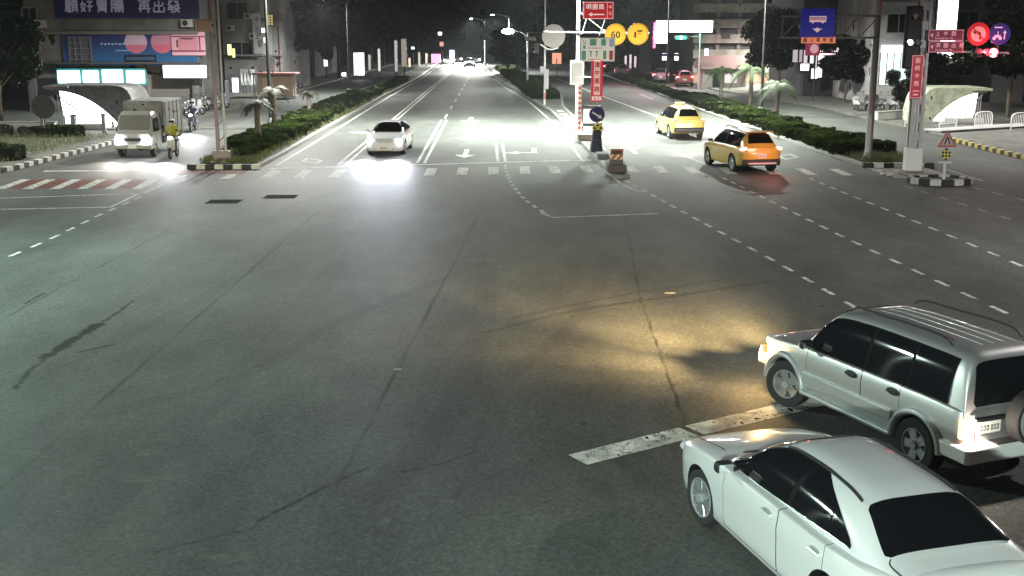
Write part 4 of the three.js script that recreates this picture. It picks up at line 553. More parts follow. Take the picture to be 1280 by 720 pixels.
{ // post with the stack of signs
  const x = 3.88, d = 52, t = thing('sign_post', 'post with dark plastic base carrying the stacked median signs', 'sign post', [x, .15, -d]);
  part(t, 'post', cyl(.045, .045, 5.2), M.galvanised); part(t, 'base_drum', lathe([[0, .98], [.16, .98], [.2, .9], [.24, .5], [.30, .08], [.30, 0]], 20), mat(.05, .045, .07, .6)); part(t, 'base_ring', new THREE.TorusGeometry(.25, .02, 6, 20).rotateX(Math.PI / 2).translate(0, .52, 0), mat(.12, .11, .14, .6));
  const at = (py) => P(745, py, d).y, put = (name, label, px, py) => { const p = P(px, py, d), o = thing(name, label, 'sign', [p.x, p.y, p.z + .08]); part(o, 'clamp', box(.12, .08, .1, x - p.x, 0, -.08), M.dark); return o; };
  const b = put('information_board', 'white board with green lane panels on top of the sign post', 747, 62); panel(b, 'sign_plate', 1.56, 1.06, face(canvasTex(360, 240, (c) => { c.fillStyle = '#dcdccd'; c.fillRect(0, 0, 360, 240); c.strokeStyle = '#7a7a70'; c.lineWidth = 6; c.strokeRect(4, 4, 352, 232); const gr = '#5f8c74', rd = '#a3484a'; c.fillStyle = gr; c.fillRect(96, 14, 70, 66); c.fillRect(214, 14, 50, 66); c.fillStyle = '#99a'; c.fillRect(300, 14, 46, 76); c.fillStyle = gr; c.fillRect(14, 130, 44, 92); c.fillRect(236, 130, 34, 86); c.fillStyle = rd; c.fillRect(300, 130, 40, 92); c.strokeStyle = '#4a6a5a'; row(c, '公', 18, 20, 50, 0, .12); row(c, '車', 20, 76, 40, 0, .12); c.fillStyle = '#b25a5a'; c.fillRect(76, 100, 150, 8); c.fillRect(84, 214, 130, 8); c.fillStyle = '#56605a'; for (const q of [104, 166]) { c.fillRect(q, 134, 10, 60); c.fillRect(q - 10, 134, 30, 10); } }), .55), 0, 0, 0);
  const v = put('vertical_sign', 'tall narrow red sign with white characters on the sign post', 746, 101); panel(v, 'sign_plate', .54, 1.86, face(canvasTex(128, 440, (c) => { c.fillStyle = '#c23a44'; c.fillRect(0, 0, 128, 440); c.fillStyle = '#e8b9b4'; c.fillRect(30, 0, 68, 370); c.strokeStyle = '#a01c2a'; [...'道中國路'].forEach((ch, i) => glyph(c, ch, 36, 20 + i * 86, 56, .13)); c.fillStyle = '#f0d8d0'; c.fillRect(14, 385, 100, 40); c.strokeStyle = '#a01c2a'; row(c, '出公', 30, 390, 30, 36, .13); }), .5), 0, 0, 0);
  const k = put('keep_right_sign', 'round dark blue sign with white diagonal arrow', 746, 143); disc(k, 'sign_plate', .36, face(canvasTex(128, 128, (c) => { c.fillStyle = '#1c1c66'; c.fillRect(0, 0, 128, 128); c.strokeStyle = '#e8e8ee'; c.lineWidth = 13; c.beginPath(); c.moveTo(26, 44); c.lineTo(88, 84); c.stroke(); c.fillStyle = '#e8e8ee'; c.beginPath(); c.moveTo(108, 96); c.lineTo(70, 94); c.lineTo(90, 62); c.fill(); })), 0, 0, 0);
  const q = put('hazard_marker', 'yellow diamond marker with black dots below the blue disc', 747, 160); const dm = panel(q, 'sign_plate', .42, .42, face(canvasTex(128, 128, (c) => { c.fillStyle = '#d9c25a'; c.fillRect(0, 0, 128, 128); c.fillStyle = '#211d10'; for (const [X, Y] of [[36, 36], [92, 36], [36, 92], [92, 92]]) { c.beginPath(); c.arc(X, Y, 17, 0, 7); c.fill(); } })), 0, 0, 0); dm.rotation.z = Math.PI / 4;
}
{ // nose of the median
  const [x, d] = [4.1, 44.2], t = thing('median_marker', 'low concrete block with red and white marker plate on the median nose', 'marker', [x, .15, -d]); part(t, 'block', rbox(.75, .3, 1.1, .06, 0, .15, -.2), mat(.10, .09, .08, .9)); part(t, 'block_cap', rbox(.5, .2, .6, .05, 0, .38, -.25), mat(.12, .11, .1, .9));
  panel(t, 'marker_plate', .5, .46, face(canvasTex(128, 128, (c) => { c.fillStyle = '#8b4a36'; c.fillRect(0, 0, 128, 128); c.fillStyle = '#d9c2b0'; for (const q of [-40, 20, 80]) { c.beginPath(); c.moveTo(q, 128); c.lineTo(q + 30, 128); c.lineTo(q + 80, 60); c.lineTo(q + 50, 60); c.fill(); } c.fillStyle = '#23201c'; c.fillRect(20, 20, 88, 34); })), 0, .66, .02);
  struct('nose_line', 'white chevron edge painted beside the median nose', ribbon(L2([752, 210], [776, 230]), .14, PY), M.paint); struct('nose_line', 'white chevron edge painted on the far side of the nose', ribbon(L2([778, 231], [800, 240]), .14, PY), M.paint);
  const bl = thing('concrete_block', 'low grey block on the median before the sign post', 'block', [3.95, .15, -49.3]); part(bl, 'block', rbox(.5, .22, 1.0, .05, 0, .11, 0), M.concrete); part(bl, 'lip', rbox(.56, .05, 1.06, .02, 0, .03, 0), M.kerb);
  const cv = thing('manhole_box', 'low rusty box on the median behind the sign post', 'utility box', [3.7, .15, -58]); part(cv, 'box', rbox(.7, .26, 1.6, .05, 0, .13, 0), mat(.20, .17, .13, .9)); part(cv, 'lid', rbox(.76, .05, 1.66, .02, 0, .28, 0), mat(.24, .2, .15, .9)); part(cv, 'plate', rbox(.5, .12, .04, .015, .7, .06, -.3), M.kerbWhite);
}
{ // red-and-white pole, framed panel, cone, back-turned disc and signal post
  const p = thing('striped_pole', 'red and white striped pole beside the lamp pole', 'pole', [3.62, .15, -61]); for (let k = 0; k < 20; k++) part(p, 'band', cyl(.085, .085, .13, 0, k * .132, 0, 14), k % 2 ? M.kerbWhite : mat(.42, .06, .06, .6));
  const f = thing('framed_panel', 'white panel between dark rails on the middle median', 'barrier panel', [4.25, .15, -60.2]); part(f, 'panel', rbox(1.0, .74, .05, .015, 0, 1.02, 0), M.white); part(f, 'rail', rbox(1.06, .16, .08, .02, 0, 1.50, 0), M.dark); part(f, 'rail', rbox(1.06, .14, .08, .02, 0, .55, 0), M.dark); for (const k of [-.5, .5]) part(f, 'leg', cyl(.03, .03, 1.6, k, 0, 0), M.dark);
  const c = thing('traffic_cone', 'pale cone standing at the foot of the lamp pole', 'traffic cone', [3.6, .15, -64.2]); part(c, 'cone', cyl(.26, .04, .8, 0, .04, 0, 18), M.kerbWhite); part(c, 'base', rbox(.62, .05, .62, .02, 0, .025, 0), M.dark); part(c, 'sleeve', cyl(.18, .135, .2, 0, .3, 0, 18).scale(1.03, 1, 1.03), mat(.6, .6, .62, .5));
  const g = thing('signal_post', 'thin grey post with junction box and back-turned round sign', 'signal post', [2.45, .15, -86]); part(g, 'post', cyl(.08, .06, 9.5), M.galvanised); part(g, 'junction_box', merge([rbox(.36, 1.5, .28, .03, .12, 1.9, 0), rbox(.3, .5, .25, .03, -.2, 2.6, 0)]), M.grey); part(g, 'stripe', cyl(.1, .1, .5, 0, .4, 0), M.kerbRed); part(g, 'cross_arm', bar([-1.6, 5.3, 0], [2.6, 5.3, 0], .04), M.dark);
  const b = P(692, 45, 85.6), n = thing('round_sign', 'grey back of a large round sign on the signal post', 'sign', [b.x, b.y, b.z]); disc(n, 'sign_plate', .86, mat(.30, .27, .26, .7), 0, 0, 0); part(n, 'brace', tube([[-1.0, -.6, .04], [-.3, -.98, .06], [.35, -.86, .04]], .05, 16), M.white);
  const s = thing('traffic_signal', 'dark traffic signal heads hanging from the signal post arm', 'traffic signal', [1.35, 4.6, -86]); part(s, 'housing', rbox(.9, .34, .3, .06, 0, .4, 0), M.black); part(s, 'housing', rbox(.34, .8, .3, .06, .5, -.3, 0), M.black); for (let k = -1; k <= 1; k++) part(s, 'lens', cyl(.1, .1, .03, 0, 0, 0, 14).rotateX(Math.PI / 2).translate(k * .28, .4, .15), mat(.04, .05, .04, .3)); part(s, 'bracket', bar([.2, .5, 0], [.9, .7, 0], .03), M.dark);
  const e = thing('utility_cabinet', 'white utility box strapped to the lamp pole', 'utility box', [3.65, 2.75, -65.35]); part(e, 'box', rbox(.75, 1.35, .35, .04, .05, .5, .05), M.white); part(e, 'door', rbox(.62, 1.15, .02, .008, .05, .5, .235), mat(.6, .6, .6, .5)); part(e, 'hinge', cyl(.02, .02, 1.0, -.24, .0, .24), M.grey); part(e, 'shelf', rbox(1.0, .06, .5, .02, .5, .25, .05), M.white);
  const kk = thing('kerb_plates', 'row of low pale plates along the median edge', 'kerb plates', [3.5, .15, -72]); for (let k = 0; k < 3; k++) part(kk, 'plate', rbox(.5, .08, 1.6, .02, -.1 * k, .04, -k * 3.2), M.concrete);
}
// ---------------------------------------------------------------- left median pole
{
  const [x, d] = [-12.15, 47.4], t = thing('lattice_pole', 'tall twin-tube steel pole on the striped end of the left median', 'pole', [x, .15, -d]);
  part(t, 'tube', cyl(.085, .075, 8.6, -.16, 0, 0, 14), M.tanPole); part(t, 'tube', cyl(.055, .05, 8.6, .16, 0, .05, 12), M.galvanised); part(t, 'base', rbox(.7, .5, .4, .04, -.02, .25, 0), M.tanPole); for (let k = 0; k < 11; k++) part(t, 'lattice_bar', bar([-.16, .8 + k * .7, 0], [.16, 1.15 + k * .7, .04], .02), M.tanPole); part(t, 'plinth', box(.9, .1, .6, 0, .05, 0), M.concrete);
  const b = thing('signal_cabinet', 'small tan box fixed to the lattice pole', 'utility box', [x - .25, P(250, 32, d).y, -d + .2]); part(b, 'box', rbox(.62, .46, .3, .04, -.15, 0, 0), mat(.42, .30, .27, .6)); part(b, 'clamp', box(.2, .1, .12, .12, 0, -.05), M.dark);
  const s = thing('sign_bracket', 'thin white edge sign beside the lattice pole seen edge on', 'sign', [x + .3, 2.2, -d + .1]); part(s, 'plate', rbox(.03, .9, .5, .01, .06, .9, 0), mat(.3, .36, .55, .6)); part(s, 'clamp', box(.14, .06, .06, -.03, .9, 0), M.dark);
}
// ---------------------------------------------------------------- right median: gantry, posts, warning triangle
{
  const g = thing('sign_gantry', 'tall grey post with truss arm over the departing lanes', 'gantry', [15.2, .15, -48.2]); part(g, 'post', cyl(.15, .12, 9, 0, 0, 0, 16), M.galvanised); part(g, 'base_plate', merge([box(.6, .05, .6, 0, .025, 0), cyl(.26, .16, .35)]), M.concrete);
  const y0 = 5.12, y1 = 6.0, x0 = -4.0; for (const y of [y0, y1]) for (const z of [-.22, .22]) part(g, 'truss_chord', bar([0, y, z], [x0, y, z], .042), M.grey); for (let k = 0; k <= 5; k++) { const X = x0 * k / 5; part(g, 'truss_post', bar([X, y0, .22], [X, y1, .22], .03), M.grey); if (k) part(g, 'truss_brace', bar([X, y0, .22], [X - x0 / 5, y1, .22], .025), M.grey); }
  const a = P(1022, 29, 47.85), b = thing('bus_lane_sign', 'square blue sign with white bus and down arrow on the gantry', 'sign', [a.x, a.y, a.z]); panel(b, 'sign_plate', 1.42, 1.16, face(canvasTex(256, 208, (c) => { c.fillStyle = '#1a1c80'; c.fillRect(0, 0, 256, 208); c.fillStyle = '#f0c8cc'; c.fillRect(66, 52, 126, 44); c.fillStyle = '#1a1c80'; for (let k = 0; k < 7; k++) c.fillRect(74 + k * 16, 60, 11, 11); c.fillStyle = '#a03848'; c.fillRect(66, 76, 126, 5); c.fillStyle = '#f0c8cc'; for (const q of [92, 166]) { c.beginPath(); c.arc(q, 97, 9, 0, 7); c.fill(); } c.beginPath(); c.moveTo(128, 172); c.lineTo(90, 140); c.lineTo(116, 144); c.lineTo(128, 132); c.lineTo(140, 144); c.lineTo(166, 140); c.fill(); }), .45), 0, 0, 0); part(b, 'bracket', box(.1, 1.0, .08, 0, 0, -.1), M.dark);
  const o = P(1023, 50, 47.85), q = thing('lane_plate', 'orange strip with dark characters below the blue bus sign', 'sign', [o.x, o.y, o.z]); panel(q, 'sign_plate', 1.42, .26, face(canvasTex(320, 58, (c) => { c.fillStyle = '#e88a62'; c.fillRect(0, 0, 320, 58); c.strokeStyle = '#6a2418'; row(c, '國公車用道', 18, 10, 38, 60, .15); }), .55), 0, 0, 0); part(q, 'bracket', box(.1, .2, .1, 0, .1, -.1), M.dark);
  const m = thing('signal_mast', 'square lattice steel post on white pedestal with traffic signals', 'signal mast', [16.05, .04, -45.2]); part(m, 'pedestal', rbox(.62, .95, .5, .03, 0, .47, 0), M.white); part(m, 'pedestal_foot', box(.72, .06, .6, 0, .03, 0), M.concrete);
  for (const [X, Z] of [[-.19, -.15], [.19, -.15], [-.19, .15], [.19, .15]]) part(m, 'corner_post', box(.1, 9, .1, X, 5.4, Z), M.galvanised); part(m, 'web_plate', box(.06, 9, .2, 0, 5.4, 0), M.galvanised); for (let k = 0; k < 12; k++) part(m, 'lattice_plate', rbox(.34, .34, .02, .008, 0, 1.4 + k * .72, .16), M.galvanised);
  part(m, 'mast_arm', bar([0, 4.75, .1], [3.4, 4.65, .1], .045), M.galvanised);
  const sig = (name, label, px, py, w, h, lenses, litAt, color, lr = .11) => { const p = P(px, py, 45), o2 = thing(name, label, 'traffic signal', [p.x, p.y, p.z]); part(o2, 'housing', rbox(w, h, .3, .07, 0, 0, -.05), M.black); lenses.forEach(([lx, ly], i) => { part(o2, 'lens', cyl(lr, lr, .04, 0, -.02, 0, 18).rotateX(Math.PI / 2).translate(lx, ly, .11), i === litAt ? glow(...color, 1, 'signal_lens_glow') : mat(.05, .04, .04, .3)); part(o2, 'hood', new THREE.CylinderGeometry(.125, .125, .16, 14, 1, true, -1.57, 3.14).rotateX(Math.PI / 2).translate(lx, ly, .18), M.black); }); return o2; };
  sig('traffic_signal', 'horizontal signal head with red lamp lit on the mast arm', 1232, 66, 1.0, .34, [[-.32, 0], [0, 0], [.26, 0]], 2, [34, 2.4, 3.2], .17);
  sig('pedestrian_signal', 'tall dark signal housing with two small white lamps on the mast', 1141, 47, .62, 2.4, [[-.13, -.18], [.17, -.18], [0, .8]], 0, [5, 5, 6]);
  const rl = new THREE.PointLight(new THREE.Color().setRGB(1, .08, .12), 7); rl.name = 'signal_lamp_light'; const rp = P(1240, 66, 44.5); rl.position.copy(rp); rl.castShadow = true; scene.add(rl);
  const sgn = (name, label, px, py, w, h, draw, cw, ch, k = .4) => { const p = P(px, py, 44.85), o2 = thing(name, label, 'sign', [p.x, p.y, p.z]); panel(o2, 'sign_plate', w, h, face(canvasTex(cw, ch, draw), k), 0, 0, 0); part(o2, 'clamp', box(.1, .1, .2, 0, 0, -.15), M.dark); return o2; };
  sgn('vertical_sign', 'tall narrow crimson sign with pale characters on the lattice mast', 1146, 96, .46, 1.66, (c) => { c.fillStyle = '#a3283c'; c.fillRect(0, 0, 120, 430); c.strokeStyle = '#e2a9ac'; c.lineWidth = 6; c.strokeRect(5, 5, 110, 420); [...'國明中路'].forEach((ch2, i) => glyph(c, ch2, 34, 26 + i * 76, 52, .12)); c.fillStyle = '#e2a9ac'; c.fillRect(26, 352, 70, 10); c.fillRect(36, 385, 50, 16); }, 120, 430);
  const two = (str, sub) => (c) => { c.fillStyle = '#6e1f38'; c.fillRect(0, 0, 360, 116); c.strokeStyle = '#d9a0ac'; c.lineWidth = 6; c.strokeRect(5, 5, 350, 106); row(c, str, 70, 16, 50, 82, .13); c.fillStyle = '#d9a0ac'; c.font = 'bold 26px sans-serif'; c.fillText(sub, 70, 98); c.beginPath(); c.moveTo(18, 58); c.lineTo(46, 34); c.lineTo(46, 82); c.fill(); };
  sgn('street_sign', 'upper crimson street plate with pale letters on the mast', 1182.5, 44, 1.36, .43, two('上中路', 'Emergency  Rd.'), 360, 116); sgn('street_sign', 'lower crimson street plate with pale letters on the mast', 1182.5, 58.5, 1.36, .43, two('海國出路', 'Chongcing  Rd.'), 360, 116);
  const dsc = (name, label, px, py, r, draw) => { const p = P(px, py, 44.85), o2 = thing(name, label, 'sign', [p.x, p.y, p.z]); disc(o2, 'sign_plate', r, face(canvasTex(256, 256, draw), .4), 0, 0, 0); part(o2, 'hanger', bar([0, -.1, -.06], [0, -.75, -.06], .025), M.dark); };
  dsc('no_left_turn_sign', 'round red-edged sign with bent arrow above the red signal', 1223, 42.5, .44, (c) => { c.fillStyle = '#e0a2a0'; c.fillRect(0, 0, 256, 256); c.strokeStyle = '#c01a2c'; c.lineWidth = 44; c.beginPath(); c.arc(128, 128, 106, 0, 7); c.stroke(); c.strokeStyle = '#2a0d12'; c.lineWidth = 22; c.beginPath(); c.moveTo(150, 190); c.lineTo(150, 140); c.quadraticCurveTo(146, 106, 100, 106); c.stroke(); c.fillStyle = '#2a0d12'; c.beginPath(); c.moveTo(60, 106); c.lineTo(104, 76); c.lineTo(104, 136); c.fill(); c.strokeStyle = '#c01a2c'; c.lineWidth = 18; c.beginPath(); c.moveTo(62, 62); c.lineTo(194, 194); c.stroke(); });
  dsc('scooter_lane_sign', 'round dark blue sign with white scooter and arrow', 1250, 42.5, .42, (c) => { c.fillStyle = '#2a2070'; c.fillRect(0, 0, 256, 256); c.fillStyle = '#d8c4ea'; c.fillRect(58, 44, 96, 16); c.fillRect(176, 110, 16, 80); c.beginPath(); c.moveTo(184, 80); c.lineTo(160, 120); c.lineTo(208, 120); c.fill(); c.fillRect(98, 96, 10, 50); c.beginPath(); c.arc(64, 178, 20, 0, 7); c.arc(136, 178, 20, 0, 7); c.fill(); c.fillRect(64, 140, 74, 30); });
  // round planter with the warning triangle
  const pl = thing('planter_ring', 'small oval island ringed by black and white kerb blocks', 'traffic island', [15.95, 0, -41.9], 0, null, 'structure'); part(pl, 'core', cyl(1, .97, .16, 0, 0, 0, 28).scale(1.06, 1, .72), M.soil); for (let k = 0; k < 16; k++) { const a = k / 16 * Math.PI * 2; part(pl, 'kerb_stone', rbox(.40, .24, .2, .04), k % 2 ? M.kerbWhite : M.kerbBlack, [Math.cos(a) * 1.08, .11, Math.sin(a) * .74], [0, -Math.atan2(Math.cos(a) * .74, -Math.sin(a) * 1.08), 0]); }
  const w = thing('warning_sign', 'red triangle warning sign above a checkered diamond on a short post', 'sign', [16.05, .16, -41.8]); part(w, 'post', cyl(.03, .03, 1.75), M.galvanised); part(w, 'foot', merge([rbox(.5, .06, .12, .02, 0, .62, 0), cyl(.07, .05, .62)]), M.polePaint);
  const tri = (r) => { const s = new THREE.Shape(); [[-r, -r * .8], [r, -r * .8], [0, r * .95]].forEach(([X, Y], i) => i ? s.lineTo(X, Y) : s.moveTo(X, Y)); return s; }; part(w, 'triangle', new THREE.ExtrudeGeometry(tri(.36), { depth: .02, bevelEnabled: false }).translate(0, 1.48, .03), mat(.45, .09, .08, .6)); part(w, 'triangle_field', new THREE.ShapeGeometry(tri(.24)).translate(0, 1.46, .054), mat(.42, .36, .33, .6)); part(w, 'symbol', merge([bar([-.1, 1.3, .058], [0, 1.58, .058], .022, 5), bar([.1, 1.3, .058], [0, 1.58, .058], .022, 5)]), M.black);
  const cd = panel(w, 'checker_plate', .34, .34, face(canvasTex(128, 128, (c) => { for (let i = 0; i < 4; i++) for (let j = 0; j < 4; j++) { c.fillStyle = (i + j) % 2 ? '#15130e' : '#d2bd62'; c.fillRect(i * 32, j * 32, 32, 32); } })), 0, .93, .05); cd.rotation.z = Math.PI / 4;
}
// ---------------------------------------------------------------- buildings
// facade grid of windows on a block's camera face; each window is frame + pane
function building(name, label, x0, x1, d0, depth, h, wall, o = {}) {
  const b = thing(name, label, 'building', [(x0 + x1) / 2, 0, -d0], 0, o.group), w = x1 - x0;
  part(b, 'wall', metreUV(box(w, h, depth, 0, h / 2, -depth / 2)), wall); part(b, 'parapet', metreUV(box(w + .2, .5, depth + .2, 0, h + .25, -depth / 2)), wall);
  for (const [wx, wy, ww, wh, lit] of o.windows ?? []) { const g = new THREE.Group(); g.name = 'window'; g.position.set(wx, wy, 0); b.add(g); part(g, 'frame', merge([box(ww + .14, .07, .1, 0, wh / 2 + .035, .02), box(ww + .14, .07, .14, 0, -wh / 2 - .035, .04), box(.07, wh, .1, -ww / 2 - .035, 0, .02), box(.07, wh, .1, ww / 2 + .035, 0, .02), box(.05, wh, .06, 0, 0, .02)]), o.frame ?? M.grey); part(g, lit ? 'window_light' : 'pane', box(ww, wh, .02, 0, 0, .012), lit ? glow(...lit, 1, 'lit_window') : M.pane); }
  return b;
}
const winGrid = (w, y0, ny, sy, nx, sx, ww, wh, lit = 0, tint = [.9, .8, .6]) => { const a = []; for (let j = 0; j < ny; j++) for (let i = 0; i < nx; i++) a.push([(i - (nx - 1) / 2) * sx, y0 + j * sy, ww, wh, rnd() < lit ? tint.map((k) => k * rr(.3, 1)) : null]); return a; };
const ac = (b, x, y, z = .28) => { const g = new THREE.Group(); g.name = 'air_conditioner'; g.position.set(x, y, z); b.add(g); part(g, 'case', rbox(.8, .55, .34, .03), mat(.45, .44, .42, .7)); part(g, 'fan_grille', cyl(.2, .2, .02, 0, 0, 0, 18).rotateX(Math.PI / 2).translate(-.1, 0, .175), M.dark); };
{ // left corner shop building
  const d = 80, X = (px) => P(px, 40, d).x, Y = (py) => P(200, py, d).y;
  const b = building('corner_building', 'corner shop building carrying the blue medicine billboards', -33.6, -21.7, d, 5, 15, M.wallGrey, { windows: [[-5.6, Y(55), .95, 1.05], [-5.6, Y(20), .95, 1.05]] });
  part(b, 'shop_wall', box(5.4, 2.6, .1, 2.6, 1.3, .06), mat(.16, .155, .15, .8)); part(b, 'shutter', merge(steps(0, 1, 11).map((t) => rbox(2.6, .17, .05, .02, 1.1, .3 + t * 1.95, .14))), mat(.22, .22, .21, .6)); part(b, 'awning', rbox(12, .12, 1.4, .03, 0, 3.42, .7), M.wallDark); part(b, 'ledge', rbox(12, .25, .4, .05, 0, 5.45, .2), mat(.16, .16, .15, .9));
  for (const k of [-5.7, -2.2, 2, 5.7]) part(b, 'pillar', box(.5, 3.4, .5, k, 1.7, .3), M.wallGrey);
  for (const [x, y] of [[-4.8, 6.05], [5.3, 6.1]]) ac(b, x, y, .3);
  const z = -d + .12, sign = (name, label, x0, y0, x1, y1, tex, k, zz = z, m) => { const o = thing(name, label, 'sign', [(X(x0) + X(x1)) / 2, (Y(y0) + Y(y1)) / 2, zz]); panel(o, 'sign_plate', X(x1) - X(x0), Y(y0) - Y(y1), m ?? face(tex, k), 0, 0, .06, .12); return o; };
  sign('billboard', 'dark blue banner with large white characters on the corner building', 72, -22, 252, 23, canvasTex(1024, 256, (c) => { c.fillStyle = '#12123a'; c.fillRect(0, 0, 1024, 256); c.fillStyle = '#1b1b4a'; c.fillRect(0, 236, 1024, 20); c.strokeStyle = '#a9a6bd'; row(c, '顧好胃腸', 74, 124, 92, 108, .135); row(c, '再出發', 588, 124, 92, 104, .12); }), .14);
  sign('billboard', 'blue picture billboard with two pink round shapes below the banner', 78, 38, 246, 82, canvasTex(1024, 272, (c) => {
    for (let y = 0; y < 272; y++) { c.fillStyle = `rgb(${mix(34, 42, y / 272)},${mix(30, 104, y / 272)},${mix(82, 150, y / 272)})`; c.fillRect(0, y, 1024, 1); } c.fillStyle = '#9fb4d0'; for (let k = 0; k < 9; k++) c.fillRect(290 + k * 28, 96 + (k % 2) * 3, 17, 13); c.fillStyle = '#7296b4'; c.fillRect(400, 150, 120, 10);
    for (const [x, col] of [[560, '#b8a0b4'], [760, '#b07a90']]) { c.fillStyle = col; c.beginPath(); c.arc(x, 90, 86, 0, 7); c.fill(); c.fillStyle = 'rgba(190,84,104,.75)'; c.beginPath(); c.arc(x, 90, 84, .25, 2.9); c.fill(); c.fillStyle = '#6a3846'; c.fillRect(x - 14, 0, 28, 14); } c.strokeStyle = '#141824'; c.lineWidth = 16; c.strokeRect(470, 196, 230, 40); c.fillStyle = '#37506a'; c.fillRect(476, 204, 218, 26); }), .09);
  const fr = thing('window_cage', 'steel window cage in front of the blue billboard', 'window cage', [X(101), Y(64), z + .3]); for (const k of [-.75, -.35, .05, .75]) part(fr, 'bar', box(.06, 2.0, .06, k, 0, 0), M.steel); for (let k = 0; k < 6; k++) part(fr, 'bar', box(1.56, .05, .05, 0, -.95 + k * .38, 0), M.steel); part(fr, 'back', box(1.6, 2.0, .04, 0, 0, -.14), mat(.1, .11, .16, .5));
  sign('picture_sign', 'pink framed picture sign at the right end of the billboard', 215, 40, 257, 69, canvasTex(256, 180, (c) => { c.fillStyle = '#c79aa6'; c.fillRect(0, 0, 256, 180); c.fillStyle = '#7e3f52'; c.fillRect(0, 30, 256, 10); c.fillRect(0, 140, 256, 14); c.fillRect(208, 40, 12, 100); c.fillStyle = '#b77a8a'; c.fillRect(50, 46, 150, 92); c.fillStyle = '#5e2a3a'; c.fillRect(36, 60, 14, 60); c.beginPath(); c.ellipse(120, 44, 60, 14, 0, 0, 3.14); c.fill(); }), .16, z + .12);
  sign('picture_sign', 'small tan sign above the pink picture sign', 246, 27, 258, 39, null, 0, z + .1, mat(.5, .34, .30, .7));
  // lit fascia: four glowing bays and the bright white sign
  const lit = glow(.72, 1.0, .98, 7, 'sign_glow'); const f = thing('lit_fascia', 'row of four glowing white bays along the shop front fascia', 'sign', [(X(76) + X(187)) / 2, (Y(86) + Y(104)) / 2, z + 1.35]); part(f, 'backing', box(X(187) - X(76), Y(85) - Y(105), .12, 0, 0, -.1), mat(.05, .30, .32, .5)); [[78, 105], [109, 128], [133, 158], [163, 185]].forEach(([a, c], i) => { const w = X(c) - X(a), h = (Y(88) - Y(103)) * (i === 2 ? 1.12 : 1); part(f, 'bay_light', rbox(w, h, .08, .03, (X(a) + X(c)) / 2 - (X(76) + X(187)) / 2, 0, 0), lit); });
  areaLight((X(76) + X(187)) / 2, (Y(86) + Y(104)) / 2, z + 1.45, X(187) - X(76), .9, [.75, 1, .98], 6, (X(76) + X(187)) / 2, 0, z + 8);
  const g = thing('lit_sign', 'bright white lit sign box over the shuttered shop', 'sign', [(X(209) + X(262)) / 2, (Y(81) + Y(96)) / 2, z + 1.35]); part(g, 'case', box(X(262) - X(209) + .1, Y(81) - Y(96) + .1, .2, 0, 0, -.12), M.dark); part(g, 'face_light', rbox(X(262) - X(209), Y(81) - Y(96), .06, .02), glow(1, .93, 1, 9, 'sign_glow'));
  areaLight((X(209) + X(262)) / 2, (Y(81) + Y(96)) / 2, z + 1.5, 2.9, .8, [1, .93, 1], 5, (X(209) + X(262)) / 2, -1, z + 8);
  const v = thing('lit_sign', 'small upright white lit sign beside the station entrance', 'sign', [X(171), Y(116), z + 1.4]); part(v, 'case', box(.95, 1.3, .18, 0, 0, -.11), M.dark); part(v, 'face_light', rbox(.8, 1.2, .06, .02), glow(1, .97, 1, 6, 'sign_glow')); part(v, 'arm', bar([0, .6, -.1], [0, 1.35, -1.0], .04), M.dark);
}
